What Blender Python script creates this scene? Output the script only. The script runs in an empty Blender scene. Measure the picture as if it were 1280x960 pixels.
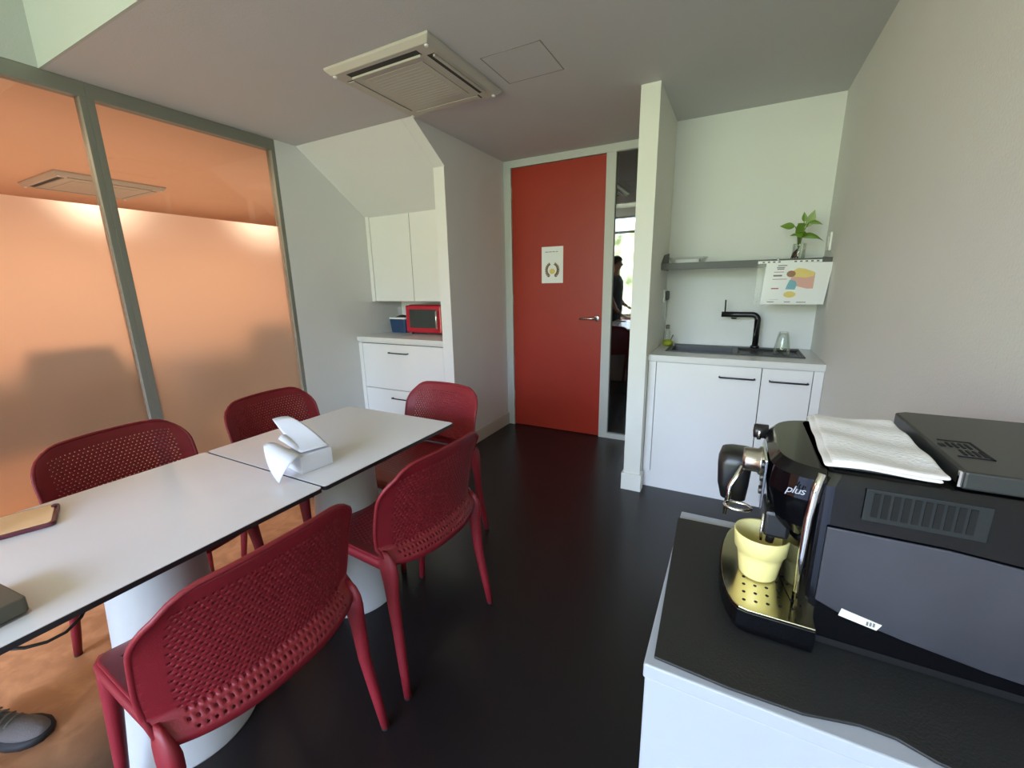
import bpy, bmesh, math, random
from mathutils import Vector, Matrix
random.seed(7)
col = bpy.context.scene.collection
PI = math.pi
# ------------------------------------------------------------------ materials
def new_mat(name):
    m = bpy.data.materials.new(name); m.use_nodes = True
    nt = m.node_tree; nt.nodes.clear()
    return m, nt, nt.nodes, nt.links
def mat(name, c, rough=0.5, metal=0.0, spec=0.5, coat=0.0, bump=0.0, bscale=60, var=0.0, vscale=4, c2=None, emit=0, rvar=0.0):
    m, nt, N, L = new_mat(name)
    o = N.new('ShaderNodeOutputMaterial'); p = N.new('ShaderNodeBsdfPrincipled')
    L.new(p.outputs[0], o.inputs[0])
    p.inputs['Base Color'].default_value = (*c, 1); p.inputs['Roughness'].default_value = rough
    p.inputs['Metallic'].default_value = metal; p.inputs['Specular IOR Level'].default_value = spec
    p.inputs['Coat Weight'].default_value = coat
    tc = N.new('ShaderNodeTexCoord')
    if var > 0 or c2:
        n = N.new('ShaderNodeTexNoise'); n.inputs['Scale'].default_value = vscale; n.inputs['Detail'].default_value = 6
        L.new(tc.outputs['Object'], n.inputs['Vector'])
        r = N.new('ShaderNodeMix'); r.data_type = 'RGBA'
        d = c2 or tuple(max(0, x*(1-var)) for x in c)
        r.inputs[6].default_value = (*c, 1); r.inputs[7].default_value = (*d, 1)
        L.new(n.outputs[0], r.inputs[0]); L.new(r.outputs[2], p.inputs['Base Color'])
    if rvar > 0:
        n = N.new('ShaderNodeTexNoise'); n.inputs['Scale'].default_value = 9
        L.new(tc.outputs['Object'], n.inputs['Vector'])
        q = N.new('ShaderNodeMapRange'); q.inputs[3].default_value = rough-rvar; q.inputs[4].default_value = rough+rvar
        L.new(n.outputs[0], q.inputs[0]); L.new(q.outputs[0], p.inputs['Roughness'])
    if bump > 0:
        n = N.new('ShaderNodeTexNoise'); n.inputs['Scale'].default_value = bscale; n.inputs['Detail'].default_value = 4
        L.new(tc.outputs['Object'], n.inputs['Vector'])
        b = N.new('ShaderNodeBump'); b.inputs['Strength'].default_value = bump; b.inputs['Distance'].default_value = 0.004
        L.new(n.outputs[0], b.inputs['Height']); L.new(b.outputs[0], p.inputs['Normal'])
    if emit:
        p.inputs['Emission Color'].default_value = (*c, 1); p.inputs['Emission Strength'].default_value = emit
    return m
def sr(r, g, b):
    f = lambda v: ((v/255+0.055)/1.055)**2.4 if v > 10 else v/255/12.92
    return (f(r), f(g), f(b))
M = {}
M['wall'] = mat('painted_wall', sr(222,222,219), .75, bump=.25, bscale=140, var=.05, vscale=3)
M['ceil'] = mat('ceiling_paint', sr(196,196,196), .85, bump=.15, bscale=120, var=.04)
M['pillar'] = mat('white_wall_paint', sr(226,226,216), .7, bump=.15, bscale=140)
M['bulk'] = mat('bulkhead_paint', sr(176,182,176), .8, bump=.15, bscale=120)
M['seam'] = mat('hatch_seam', sr(140,136,128), .8, var=.05)
M['trim'] = mat('trim_paint', sr(190,192,184), .5, var=.05)
M['base'] = mat('baseboard_paint', sr(196,192,182), .5, var=.05)
M['lam'] = mat('white_laminate', sr(226,224,220), .35, var=.03, vscale=3)
M['ventp'] = mat('vent_rib_plastic', sr(30,33,35), .4, spec=.3, var=.1)
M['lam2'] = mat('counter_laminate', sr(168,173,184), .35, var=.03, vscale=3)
M['lamline'] = mat('shadow_gap', sr(40,38,36), .8)
M['stone'] = mat('white_worktop_stone', sr(216,214,208), .3, var=.05, vscale=30)
M['black'] = mat('matt_black_metal', sr(16,16,17), .35, var=.1)
M['sink'] = mat('black_composite_sink', sr(44,44,45), .45, var=.2, vscale=40, bump=.1, bscale=300)
M['door'] = mat('red_door_laminate', sr(156,40,20), .42, spec=.32, var=.10, vscale=2, bump=.08, bscale=200)
M['alu'] = mat('brushed_aluminium_frame', sr(128,128,118), .45, metal=.3, var=.08)
M['steel'] = mat('satin_steel', sr(190,185,178), .25, metal=1, var=.05)
M['chrome'] = mat('polished_chrome', sr(225,225,225), .08, metal=1, rvar=.02)
M['chair'] = mat('burgundy_moulded_plastic', sr(124,22,32), .5, spec=.4, var=.10, vscale=5, bump=.12, bscale=350)
M['glide'] = mat('black_rubber_glide', sr(22,20,20), .7, var=.1)
M['top'] = mat('white_table_laminate', sr(214,211,212), .22, spec=.6, var=.02, vscale=4, rvar=.03)
M['topedge'] = mat('black_compact_edge', sr(24,18,22), .5, var=.1)
M['pedestal'] = mat('white_pedestal_shell', sr(172,171,167), .45, var=.04)
M['acw'] = mat('air_conditioner_plastic', sr(184,178,166), .5, var=.04)
M['acd'] = mat('dark_vent', sr(38,34,32), .7, var=.1)
M['mwred'] = mat('red_glossy_enamel', sr(178,12,38), .18, coat=.5, var=.08)
M['mwglass'] = mat('smoked_oven_glass', sr(52,56,52), .15, var=.1)
M['blue'] = mat('blue_woven_plastic', sr(26,58,96), .6, bump=.6, bscale=90, var=.2, vscale=30)
M['whitep'] = mat('white_plastic', sr(228,228,224), .4, var=.04)
M['paper'] = mat('white_paper', sr(236,236,234), .7, var=.03, vscale=12)
M['tissue'] = mat('tissue_paper', sr(214,215,222), .85, var=.03, bump=.15, bscale=300)
M['ink'] = mat('grey_ink', sr(110,104,104), .8, var=.1)
M['inkred'] = mat('red_ink', sr(160,60,60), .8, var=.1)
M['shelf'] = mat('dark_grey_metal_shelf', sr(72,72,68), .5, metal=.2, var=.08)
M['bgloss'] = mat('piano_black_plastic', sr(6,6,9), .12, spec=.3, coat=.15, var=.2, rvar=.04)
M['bmat'] = mat('dusty_black_panel', sr(66,66,76), .42, var=.35, vscale=7, c2=sr(20,20,26), bump=.05, bscale=60)
M['bsat'] = mat('satin_black_plastic', sr(22,22,24), .35, var=.15)
M['bhole'] = mat('vent_hole', sr(2,2,3), .9, var=.1)
M['lid'] = mat('matt_black_lid', sr(38,40,39), .4, var=.08)
M['mat'] = mat('black_rubber_mat', sr(30,30,30), .55, var=.12, vscale=30, bump=.2, bscale=400)
M['cloth'] = mat('off_white_terry_cloth', sr(232,229,228), .95, var=.06, vscale=20, bump=.35, bscale=220)
M['cup'] = mat('yellow_glazed_ceramic', sr(238,224,150), .28, var=.03)
M['coffee'] = mat('coffee', sr(70,38,18), .2, var=.1)
M['gold'] = mat('brushed_drip_plate', sr(205,198,170), .16, metal=1, var=.05)
M['leaf'] = mat('green_pothos_leaf', sr(70,112,24), .4, c2=sr(120,150,50), vscale=14)
M['leaf2'] = mat('pale_new_leaf', sr(150,172,110), .45, var=.1)
M['stem'] = mat('plant_stem', sr(90,110,50), .5, var=.1)
M['soil'] = mat('brown_roots', sr(80,40,26), .7, var=.3, vscale=60)
M['yg'] = mat('yellow_green_sponge', sr(160,170,40), .8, bump=.6, bscale=120, var=.2)
M['greyp'] = mat('grey_plastic', sr(120,120,112), .5, var=.05)
M['navy'] = mat('wine_red_phone_case', sr(86,26,44), .4, var=.1)
M['tan'] = mat('tan_screen', sr(232,192,146), .3, var=.05)
M['olive'] = mat('dark_grey_tablet_back', sr(74,70,58), .5, var=.1)
M['skin'] = mat('skin', sr(190,140,115), .55, var=.06)
M['hair'] = mat('dark_hair', sr(22,18,16), .6, var=.2, bump=.5, bscale=200)
M['shirt'] = mat('dark_grey_shirt', sr(70,72,78), .85, var=.1, bump=.3, bscale=200)
M['jeans'] = mat('dark_blue_trousers', sr(36,40,54), .85, var=.15, bump=.3, bscale=300)
M['shoe'] = mat('grey_suede', sr(104,96,92), .85, var=.2, vscale=20, bump=.4, bscale=200)
M['sole'] = mat('dark_rubber_sole', sr(30,28,27), .7, var=.1)
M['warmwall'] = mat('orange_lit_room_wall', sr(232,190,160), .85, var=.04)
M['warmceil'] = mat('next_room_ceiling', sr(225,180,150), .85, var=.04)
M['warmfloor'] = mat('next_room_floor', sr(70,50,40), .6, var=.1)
M['offchair'] = mat('dark_office_chair_fabric', sr(40,30,28), .8, var=.1)
M['plaster'] = mat('access_hatch_paint', sr(168,162,154), .85, var=.04)
M['teal'] = mat('teal_print', sr(110,170,185), .7, var=.1)
M['yel'] = mat('yellow_print', sr(230,205,110), .7, var=.15, vscale=40)
M['pink'] = mat('pink_print', sr(220,165,150), .7, var=.1)
M['brownp'] = mat('brown_print', sr(150,100,60), .7, var=.2, vscale=50)
M['greenp'] = mat('olive_print', sr(110,95,60), .7, var=.2, vscale=50)

# black polished floor; warm mottled reflection of the glass partition painted into it
m, nt, N, L = new_mat('polished_black_floor')
o = N.new('ShaderNodeOutputMaterial'); p = N.new('ShaderNodeBsdfPrincipled'); L.new(p.outputs[0], o.inputs[0])
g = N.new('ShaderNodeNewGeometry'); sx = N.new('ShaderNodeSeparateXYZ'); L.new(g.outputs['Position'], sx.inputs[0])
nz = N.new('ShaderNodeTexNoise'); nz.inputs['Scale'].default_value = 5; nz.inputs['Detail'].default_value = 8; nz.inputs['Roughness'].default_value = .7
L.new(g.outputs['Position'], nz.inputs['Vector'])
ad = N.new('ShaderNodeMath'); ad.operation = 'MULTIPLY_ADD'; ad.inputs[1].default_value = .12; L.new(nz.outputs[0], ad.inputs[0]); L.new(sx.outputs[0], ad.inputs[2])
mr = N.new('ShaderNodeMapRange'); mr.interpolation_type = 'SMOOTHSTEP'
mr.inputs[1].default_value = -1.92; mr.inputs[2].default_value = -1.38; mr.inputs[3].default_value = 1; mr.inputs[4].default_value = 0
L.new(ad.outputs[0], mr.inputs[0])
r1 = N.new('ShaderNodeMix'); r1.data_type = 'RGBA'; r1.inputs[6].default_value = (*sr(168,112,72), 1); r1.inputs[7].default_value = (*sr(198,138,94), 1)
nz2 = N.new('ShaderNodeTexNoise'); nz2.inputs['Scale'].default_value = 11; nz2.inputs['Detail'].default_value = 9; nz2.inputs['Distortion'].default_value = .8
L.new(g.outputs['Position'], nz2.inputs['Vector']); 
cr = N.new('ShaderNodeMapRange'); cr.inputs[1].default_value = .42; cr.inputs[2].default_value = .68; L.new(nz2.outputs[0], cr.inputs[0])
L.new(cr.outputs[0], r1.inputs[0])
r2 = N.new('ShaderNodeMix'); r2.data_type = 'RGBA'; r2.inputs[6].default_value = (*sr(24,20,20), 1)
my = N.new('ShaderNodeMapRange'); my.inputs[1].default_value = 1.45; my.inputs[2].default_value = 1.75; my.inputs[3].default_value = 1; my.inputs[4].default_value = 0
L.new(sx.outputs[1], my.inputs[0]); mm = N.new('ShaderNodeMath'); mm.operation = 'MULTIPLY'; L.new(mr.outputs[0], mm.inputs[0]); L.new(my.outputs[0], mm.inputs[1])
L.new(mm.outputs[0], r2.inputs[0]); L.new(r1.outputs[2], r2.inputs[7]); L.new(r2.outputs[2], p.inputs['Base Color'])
rr = N.new('ShaderNodeMapRange'); rr.inputs[3].default_value = .24; rr.inputs[4].default_value = .36; L.new(nz.outputs[0], rr.inputs[0]); L.new(rr.outputs[0], p.inputs['Roughness'])
p.inputs['Specular IOR Level'].default_value = .35
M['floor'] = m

def glass_mat(name, tint, gloss=.08, rough=.02, fk=.6):
    m, nt, N, L = new_mat(name)
    o = N.new('ShaderNodeOutputMaterial'); t = N.new('ShaderNodeBsdfTransparent'); t.inputs[0].default_value = (*tint, 1)
    gl = N.new('ShaderNodeBsdfGlossy'); gl.inputs['Roughness'].default_value = rough
    mx = N.new('ShaderNodeMixShader'); L.new(t.outputs[0], mx.inputs[1]); L.new(gl.outputs[0], mx.inputs[2]); L.new(mx.outputs[0], o.inputs[0])
    lw = N.new('ShaderNodeLayerWeight'); lw.inputs['Blend'].default_value = .35
    a = N.new('ShaderNodeMath'); a.operation = 'MULTIPLY_ADD'; a.inputs[1].default_value = fk; a.inputs[2].default_value = gloss; a.use_clamp = True
    L.new(lw.outputs['Fresnel'], a.inputs[0]); L.new(a.outputs[0], mx.inputs[0])
    return m
M['glass'] = glass_mat('clear_drinking_glass', (.95,.97,.95), .03, .02, .3)
M['clear'] = glass_mat('clear_partition_glass', (.96,.93,.9), .015)
M['side'] = glass_mat('dark_sidelight_glass', (.34,.34,.31), .2)
M['sleeve'] = glass_mat('clear_plastic_sleeve', (.95,.95,.95), .03, .15, .2)
# frosted film
m, nt, N, L = new_mat('frosted_glass_film')
o = N.new('ShaderNodeOutputMaterial'); rf = N.new('ShaderNodeBsdfRefraction'); rf.inputs['IOR'].default_value = 1.25; rf.inputs['Roughness'].default_value = .56
rf.inputs[0].default_value = (.98,.93,.88,1)
tl = N.new('ShaderNodeBsdfTranslucent'); tl.inputs[0].default_value = (.9,.82,.75,1)
mx = N.new('ShaderNodeMixShader'); mx.inputs[0].default_value = .3
L.new(rf.outputs[0], mx.inputs[1]); L.new(tl.outputs[0], mx.inputs[2])
gl = N.new('ShaderNodeBsdfGlossy'); gl.inputs['Roughness'].default_value = .12
mx2 = N.new('ShaderNodeMixShader'); mx2.inputs[0].default_value = .035; L.new(mx.outputs[0], mx2.inputs[1]); L.new(gl.outputs[0], mx2.inputs[2])
L.new(mx2.outputs[0], o.inputs[0]); M['frost'] = m

# ------------------------------------------------------------------ builders
class MB:
    def __init__(s): s.v = []; s.f = []; s.m = []; s.sm = []; s.mi = 0; s.smooth = False
    def add(s, vs, fs):
        b = len(s.v); s.v += [tuple(v) for v in vs]
        for f in fs: s.f.append([b+i for i in f]); s.m.append(s.mi); s.sm.append(s.smooth)
    def box(s, x0, x1, y0, y1, z0, z1):
        x0, x1 = sorted((x0, x1)); y0, y1 = sorted((y0, y1)); z0, z1 = sorted((z0, z1))
        s.add([(x0,y0,z0),(x1,y0,z0),(x1,y1,z0),(x0,y1,z0),(x0,y0,z1),(x1,y0,z1),(x1,y1,z1),(x0,y1,z1)],
              [(0,3,2,1),(4,5,6,7),(0,1,5,4),(1,2,6,5),(2,3,7,6),(3,0,4,7)]); return s
    def prism(s, pts, lo, hi, axis='z'):
        n = len(pts)
        def P(a, b, h): return {'z': (a,b,h), 'y': (a,h,b), 'x': (h,a,b)}[axis]
        vs = [P(a,b,lo) for a,b in pts]+[P(a,b,hi) for a,b in pts]
        s.add(vs, [list(range(n))[::-1], [n+i for i in range(n)]]+[(i,(i+1)%n,n+(i+1)%n,n+i) for i in range(n)]); return s
    def loft(s, rings, cap=True):
        n = len(rings[0]); vs = [p for r in rings for p in r]; fs = []
        for k in range(len(rings)-1):
            for i in range(n): fs.append((k*n+i, k*n+(i+1)%n, (k+1)*n+(i+1)%n, (k+1)*n+i))
        if cap: fs += [list(range(n))[::-1], [(len(rings)-1)*n+i for i in range(n)]]
        s.add(vs, fs); return s
    def lathe(s, prof, c=(0,0,0), n=40, cap=True, ax='z'):
        rings = []
        for r, h in prof:
            ring = []
            for i in range(n):
                a = 2*PI*i/n; u, w = r*math.cos(a), r*math.sin(a)
                q = {'z': (u,w,h), 'x': (h,u,w), 'y': (w,h,u)}[ax]
                ring.append((c[0]+q[0], c[1]+q[1], c[2]+q[2]))
            rings.append(ring)
        return s.loft(rings, cap)
    def tube(s, pts, r, n=12, cap=True):
        pts = [Vector(p) for p in pts]; rings = []; 
        rs = r if isinstance(r, (list, tuple)) else [r]*len(pts)
        nrm = None
        for i, p in enumerate(pts):
            d = (pts[min(i+1, len(pts)-1)]-pts[max(i-1, 0)]).normalized()
            if nrm is None: nrm = d.orthogonal().normalized()
            nrm = (nrm-d*nrm.dot(d)).normalized(); b = d.cross(nrm)
            rings.append([p+rs[i]*(math.cos(2*PI*k/n)*nrm+math.sin(2*PI*k/n)*b) for k in range(n)])
        return s.loft(rings, cap)
    def grid(s, fn, nu, nv):
        vs = [fn(i/nu, j/nv) for j in range(nv+1) for i in range(nu+1)]
        s.add(vs, [(j*(nu+1)+i, j*(nu+1)+i+1, (j+1)*(nu+1)+i+1, (j+1)*(nu+1)+i) for j in range(nv) for i in range(nu)]); return s
    def build(s, name, mats, parent=None, bevel=0, seg=2, solid=0, subsurf=0, local=False, merge=False, off=0, smooth=None):
        me = bpy.data.meshes.new(name)
        o = Vector((0,0,0))
        if parent is not None and not local:
            q = parent; 
            while q is not None: o = o+Vector(q.location); q = q.parent
        me.from_pydata([tuple(Vector(v)-o) for v in s.v], [], s.f)
        if not isinstance(mats, (list, tuple)): mats = [mats]
        for k in mats: me.materials.append(M[k])
        for i, pl in enumerate(me.polygons): pl.material_index = s.m[i]; pl.use_smooth = s.sm[i] if smooth is None else smooth
        bm = bmesh.new(); bm.from_mesh(me)
        if merge: bmesh.ops.remove_doubles(bm, verts=bm.verts, dist=1e-5)
        bmesh.ops.recalc_face_normals(bm, faces=bm.faces)
        bm.to_mesh(me); bm.free()
        ob = bpy.data.objects.new(name, me); col.objects.link(ob)
        if parent is not None: ob.parent = parent
        if solid:
            q = ob.modifiers.new('solid', 'SOLIDIFY'); q.thickness = solid; q.offset = off
        if bevel:
            q = ob.modifiers.new('bevel', 'BEVEL'); q.width = bevel; q.segments = seg; q.limit_method = 'ANGLE'; q.angle_limit = .7
            q.harden_normals = False
        if subsurf:
            q = ob.modifiers.new('sub', 'SUBSURF'); q.levels = subsurf; q.render_levels = subsurf
        return ob
def tag(o, label=None, cat=None, group=None, kind=None):
    if label: o['label'] = label
    if cat: o['category'] = cat
    if group: o['group'] = group
    if kind: o['kind'] = kind
    return o
def empty(name, loc, label=None, cat=None, group=None, kind=None, rz=0):
    o = bpy.data.objects.new(name, None); col.objects.link(o); o.location = loc; o.rotation_euler = (0,0,rz); o.empty_display_size = .05
    return tag(o, label, cat, group, kind)
def struct(name, mb, mats, parent=None, **k):
    o = mb.build(name, mats, parent, **k)
    if parent is None: o['kind'] = 'structure'
    return o
def B(*a): return MB().box(*a)

# ------------------------------------------------------------------ room constants
XL, XP, XR = -3.0, -1.888, .4435
YB, ZC, YST, ZH, YW = 3.492, 2.355, .985, 3.1, -4.0
YN = 3.30
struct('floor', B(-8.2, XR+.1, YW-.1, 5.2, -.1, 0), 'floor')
# ceilings
struct('ceiling', B(XL-.02, XR+.1, YST, 5.2, ZC, ZC+.12), 'ceil')
c2 = struct('ceiling_upper', B(XL-.1, XR+.1, YW-.1, YST+.12, ZH, ZH+.1), 'wall')
struct('wall_bulkhead', B(XL-.02, XR, YST, YST+.1, ZC+.12, ZH), 'wall')
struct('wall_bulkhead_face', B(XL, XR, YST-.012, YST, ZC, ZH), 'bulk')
struct('wall_right', B(XR, XR+.1, YW-.1, YB+.1, 0, ZH), 'wall')
# left wall: strip beyond the glass, and above the glass on the high side
struct('wall_left', B(XL-.1, XL, 2.13, YN+.1, 0, ZC), 'wall')
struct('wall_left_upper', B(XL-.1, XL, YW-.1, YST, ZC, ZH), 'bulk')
struct('wall_niche', B(XL, -1.98, YN, YN+.1, 0, ZC), 'wall')
# sloping soffit
sl = MB().prism([(2.30, ZC), (2.93, 1.921), (2.93, 2.0), (YN, 2.0), (YN, ZC)], XL, -1.98, 'x')
struct('wall_sloping_soffit', sl, 'wall')
pt = MB().prism([(2.30, ZC), (2.616, 2.137), (2.616, 0), (YB, 0), (YB, ZC)], -1.978, XP, 'x')
struct('wall_partition', pt, 'wall')
struct('trim_1', B(-1.98, XP, 2.604, 2.616, 0, 2.137), 'lam')
# back wall with the opening for door and sidelight
bw = MB().box(XP-.2, XP+.0, YB, YB+.1, 0, ZC).box(-.6, XR, YB, YB+.1, 0, ZC)
struct('wall_back', bw, 'wall')
struct('wall_alcove_back', B(-.4575, XR, 3.255, YB, 0, ZC), 'wall')
struct('wall_pillar', B(-.56, -.4575, 2.594, YB, 0, ZC), 'pillar')
struct('baseboard_pillar', MB().box(-.572, -.4455, 2.582, 2.66, 0, .115).box(-.572, -.56, 2.66, YB, 0, .115), 'pillar', bevel=.002)
struct('baseboard_left', B(XP, XP+.012, 2.60, YB-.02, 0, .115), 'base', bevel=.002)
# dark corridor behind the door
cor = MB().box(XP-.3, -.3, 5.0, 5.1, 0, ZC).box(XP-.3, XP-.2, YB+.1, 5.0, 0, ZC).box(-.4, -.3, YB+.1, 5.0, 0, ZC)
struct('wall_corridor', cor, 'wall')

# ------------------------------------------------------------------ door and sidelight
dr = empty('door_1', (-1.4, YB, 0), 'tall flat red door in a pale frame between grey wall and sidelight', 'door', kind='structure')
fr = MB()
fr.box(XP, -1.819, YB-.025, YB+.09, 0, ZC-.001).box(-1.819, -.56, YB-.025, YB+.09, 2.296, ZC-.001)
fr.box(-.985, -.91, YB-.025, YB+.09, 0, 2.296).box(-.91, -.56, YB-.025, YB+.09, 0, .046)
fr.build('door_frame', 'trim', dr, bevel=.002)
leaf = B(-1.816, -.988, YB-.012, YB+.03, .006, 2.292).build('door_leaf', 'door', dr, bevel=.001)
h = empty('door_handle', (0,0,0)); h.parent = dr; h.location = Vector((-1.03, YB-.012, 1.04))-Vector(dr.location)
q = MB(); q.smooth = True
q.lathe([(.0,-.001),(.026,-.001),(.026,-.008),(.02,-.012),(.0,-.012)], (0,0,0), 24, False, 'y')
q.build('rose', 'steel', h, local=True)
q = MB(); q.smooth = True; q.tube([(0,-.008,0),(0,-.042,0),(-.012,-.052,0),(-.05,-.054,0),(-.135,-.054,-.004)], .009, 12)
q.build('lever', 'steel', h, local=True)
q = MB()
for z in (.25, 1.15, 2.05): q.box(-1.822, -1.813, YB-.03, YB-.012, z, z+.09)
q.build('hinges', 'trim', dr)
sg = empty('window_2', (-.76, YB, 0), 'narrow dark sidelight of glass beside the red door', 'window', kind='structure')
B(-.91, -.56, YB+.0, YB+.006, .046, 2.296).build('pane', 'side', sg)
# door poster: white sheet with a leaf wreath
ps = empty('paper_notice', (-1.43, YB-.014, 1.485), 'white paper sheet with a brown leaf wreath taped to the red door', 'poster')
ps_y = YB-.0135
B(-1.533, -1.336, ps_y-.0008, ps_y, 1.335, 1.637).build('sheet', 'paper', ps)
cx, cz = -1.435, 1.445
for sgn in (-1, 1):
    wr = MB()
    for k in range(9):
        a = -1.2+k*.26
        px, pz = cx+sgn*.052*math.cos(a), cz+.055*math.sin(a)
        for tw in (-.5, .5):
            an = (a+PI/2)+tw; L_ = .030-.001*k; W_ = .007
            dx, dz = sgn*math.cos(an), math.sin(an)
            wr.mi = (k+int(tw > 0)) % 2
            wr.add([(px,ps_y-.0015,pz),(px+dx*L_*.5-dz*W_,ps_y-.0015,pz+dz*L_*.5+dx*W_),(px+dx*L_,ps_y-.0015,pz+dz*L_),(px+dx*L_*.5+dz*W_,ps_y-.0015,pz+dz*L_*.5-dx*W_)],[(0,1,2,3)])
    wr.build('wreath_branch', ['greenp','brownp'], ps)
MB().prism([(cx+.026*math.cos(t*PI/12), cz-.012+.022*math.sin(t*PI/12)) for t in range(24)], ps_y-.0014, ps_y-.0009, 'y').build('wreath_centre', 'yel', ps)
tx = MB()
for i, (a, b) in enumerate([(-1.50,-1.472),(-1.466,-1.44),(-1.434,-1.41),(-1.402,-1.385)]): tx.box(a, b, ps_y-.0014, ps_y-.0009, 1.592, 1.597)
tx.build('text_line', 'ink', ps)

# ------------------------------------------------------------------ glass partition (left)
def partition(name, y0, y1, label):
    w = empty(name, (XL-.03, (y0+y1)/2, 0), label, 'window', kind='structure')
    f = MB()
    f.box(XL-.06, XL+.0, y0, y1, 2.283, ZC-.001).box(XL-.06, XL, y0, y1, 0, .09)
    f.box(XL-.06, XL, y0, y0+.03, .09, 2.283).box(XL-.06, XL, y1-.03, y1, .09, 2.283)
    f.build('window_frame', 'alu', w, bevel=.002)
    B(XL-.034, XL-.028, y0+.03, y1-.03, 1.772, 2.283).build('clear_pane', 'clear', w)
    MB().add([(XL-.03,y0+.03,.09),(XL-.03,y1-.03,.09),(XL-.03,y1-.03,1.772),(XL-.03,y0+.03,1.772)],[(0,1,2,3)])
    q = MB(); q.add([(XL-.03,y0+.03,.09),(XL-.03,y1-.03,.09),(XL-.03,y1-.03,1.772),(XL-.03,y0+.03,1.772)],[(0,1,2,3)])
    q.build('frosted_pane', 'frost', w)
partition('window_1', 1.128, 2.13, 'frosted glass partition bay glowing orange beside the grey wall')
partition('window_3', .126, 1.128, 'frosted glass partition bay glowing orange at the left edge')
partition('window_4', -.876, .126, 'frosted glass partition bay left of the frame')
partition('window_5', YW, -.876, 'frosted glass partition bay near the window wall')

# next room
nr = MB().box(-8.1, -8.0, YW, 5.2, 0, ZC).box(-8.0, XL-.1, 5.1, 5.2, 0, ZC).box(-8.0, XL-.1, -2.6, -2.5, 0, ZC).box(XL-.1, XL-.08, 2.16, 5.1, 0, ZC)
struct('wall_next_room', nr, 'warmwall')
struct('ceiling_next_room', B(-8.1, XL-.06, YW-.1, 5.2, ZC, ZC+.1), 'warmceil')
def cassette(name, x0, x1, y0, y1, zt, drop, label):
    e = empty(name, ((x0+x1)/2, (y0+y1)/2, zt), label, 'air conditioner')
    i = .022
    f = MB(); cxm, cym = (x0+x1)/2, (y0+y1)/2
    f.loft([[(x0,y0,zt),(x1,y0,zt),(x1,y1,zt),(x0,y1,zt)], [(x0,y0,zt-drop*.35),(x1,y0,zt-drop*.35),(x1,y1,zt-drop*.35),(x0,y1,zt-drop*.35)],
            [(x0+i,y0+i,zt-drop),(x1-i,y0+i,zt-drop),(x1-i,y1-i,zt-drop),(x0+i,y1-i,zt-drop)]])
    f.build('panel', 'acw', e, bevel=.003)
    w, hh = x1-x0, y1-y0; zb = zt-drop
    g = MB(); gx0, gx1, gy0, gy1 = x0+.13*w/.62, x1-.13*w/.62, y0+.13*hh/.64, y1-.13*hh/.64
    g.box(gx0, gx1, gy0, gy1, zb-.004, zb)
    for k in range(14):
        yy = gy0+.03+(gy1-gy0-.06)*k/13
        g.box(gx0+.03, gx1-.03, yy, yy+.004, zb-.0055, zb-.004)
    g.build('intake_grille', 'acw', e, bevel=.001)
    # four slots each with a flap
    for k in range(4):
        s = MB(); fl = MB()
        m_ = .10
        if k == 0: s.box(x0+m_, x1-m_, y0+.045, y0+.085, zb-.001, zb+.01); fl.box(x0+m_+.005, x1-m_-.005, y0+.078, y0+.088, zb-.010, zb-.001)
        if k == 1: s.box(x0+m_, x1-m_, y1-.085, y1-.045, zb-.001, zb+.01); fl.box(x0+m_+.005, x1-m_-.005, y1-.086, y1-.05, zb-.005, zb-.002)
        if k == 2: s.box(x1-.085, x1-.045, y0+m_, y1-m_, zb-.001, zb+.01); fl.box(x1-.055, x1-.045, y0+m_+.005, y1-m_-.005, zb-.010, zb-.001)
        if k == 3: s.box(x0+.045, x0+.085, y0+m_, y1-m_, zb-.001, zb+.01); fl.box(x0+.05, x0+.086, y0+m_+.005, y1-m_-.005, zb-.005, zb-.002)
        so = s.build('air_slot', 'acd', e)
        fl.build('louver', 'acw', so)
    for (a, b) in ((x0+.035,y0+.035),(x1-.035,y0+.035),(x1-.035,y1-.035),(x0+.035,y1-.035)):
        c = MB(); c.lathe([(0,zb-.006),(.008,zb-.006),(.01,zb-.001),(.01,zb)], (a,b,0), 12); c.build('corner_cap', 'whitep', e)
    return e
cassette('ceiling_air_conditioner', -1.862, -1.232, 1.632, 2.268, ZC, .032, 'square white cassette air conditioner set in the grey ceiling')
cassette('ceiling_air_conditioner', -6.12, -5.25, 1.64, 2.46, ZC, .04, 'cassette air conditioner seen through the orange glass partition')
hp = MB()
hx0, hx1, hy0, hy1 = -1.165, -.858, 1.932, 2.226
for a in ((hx0,hx1,hy0,hy0+.004),(hx0,hx1,hy1-.004,hy1),(hx0,hx0+.004,hy0,hy1),(hx1-.004,hx1,hy0,hy1)): hp.box(*a, ZC-.0015, ZC)
e = empty('trim_hatch', (-1.01, 2.08, ZC), 'square flush access hatch in the ceiling right of the air conditioner', 'hatch', kind='structure')
hp.build('seam', 'seam', e); B(hx0+.005, hx1-.005, hy0+.005, hy1-.005, ZC-.0012, ZC).build('panel', 'ceil', e)

def desk(loc, label):  # dark desks added to deepen the low part of the frosted glass
    e = empty('added_desk', loc, label, 'desk', 'added dark desks behind the frosted glass')
    x, y = loc[0], loc[1]
    B(x-.35, x+.35, y-.75, y+.75, .71, .74).build('desktop', 'offchair', e, bevel=.003)
    B(x+.30, x+.32, y-.70, y+.70, .25, .71).build('modesty_panel', 'offchair', e)
    for a in (-.7, .68):
        B(x-.32, x+.32, y+a, y+a+.03, 0, .71).build('leg', 'offchair', e)
desk((-4.75, .9, 0), 'added dark desk darkening the left frosted pane')
desk((-4.75, 2.6, 0), 'added dark desk darkening the right frosted pane')
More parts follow.
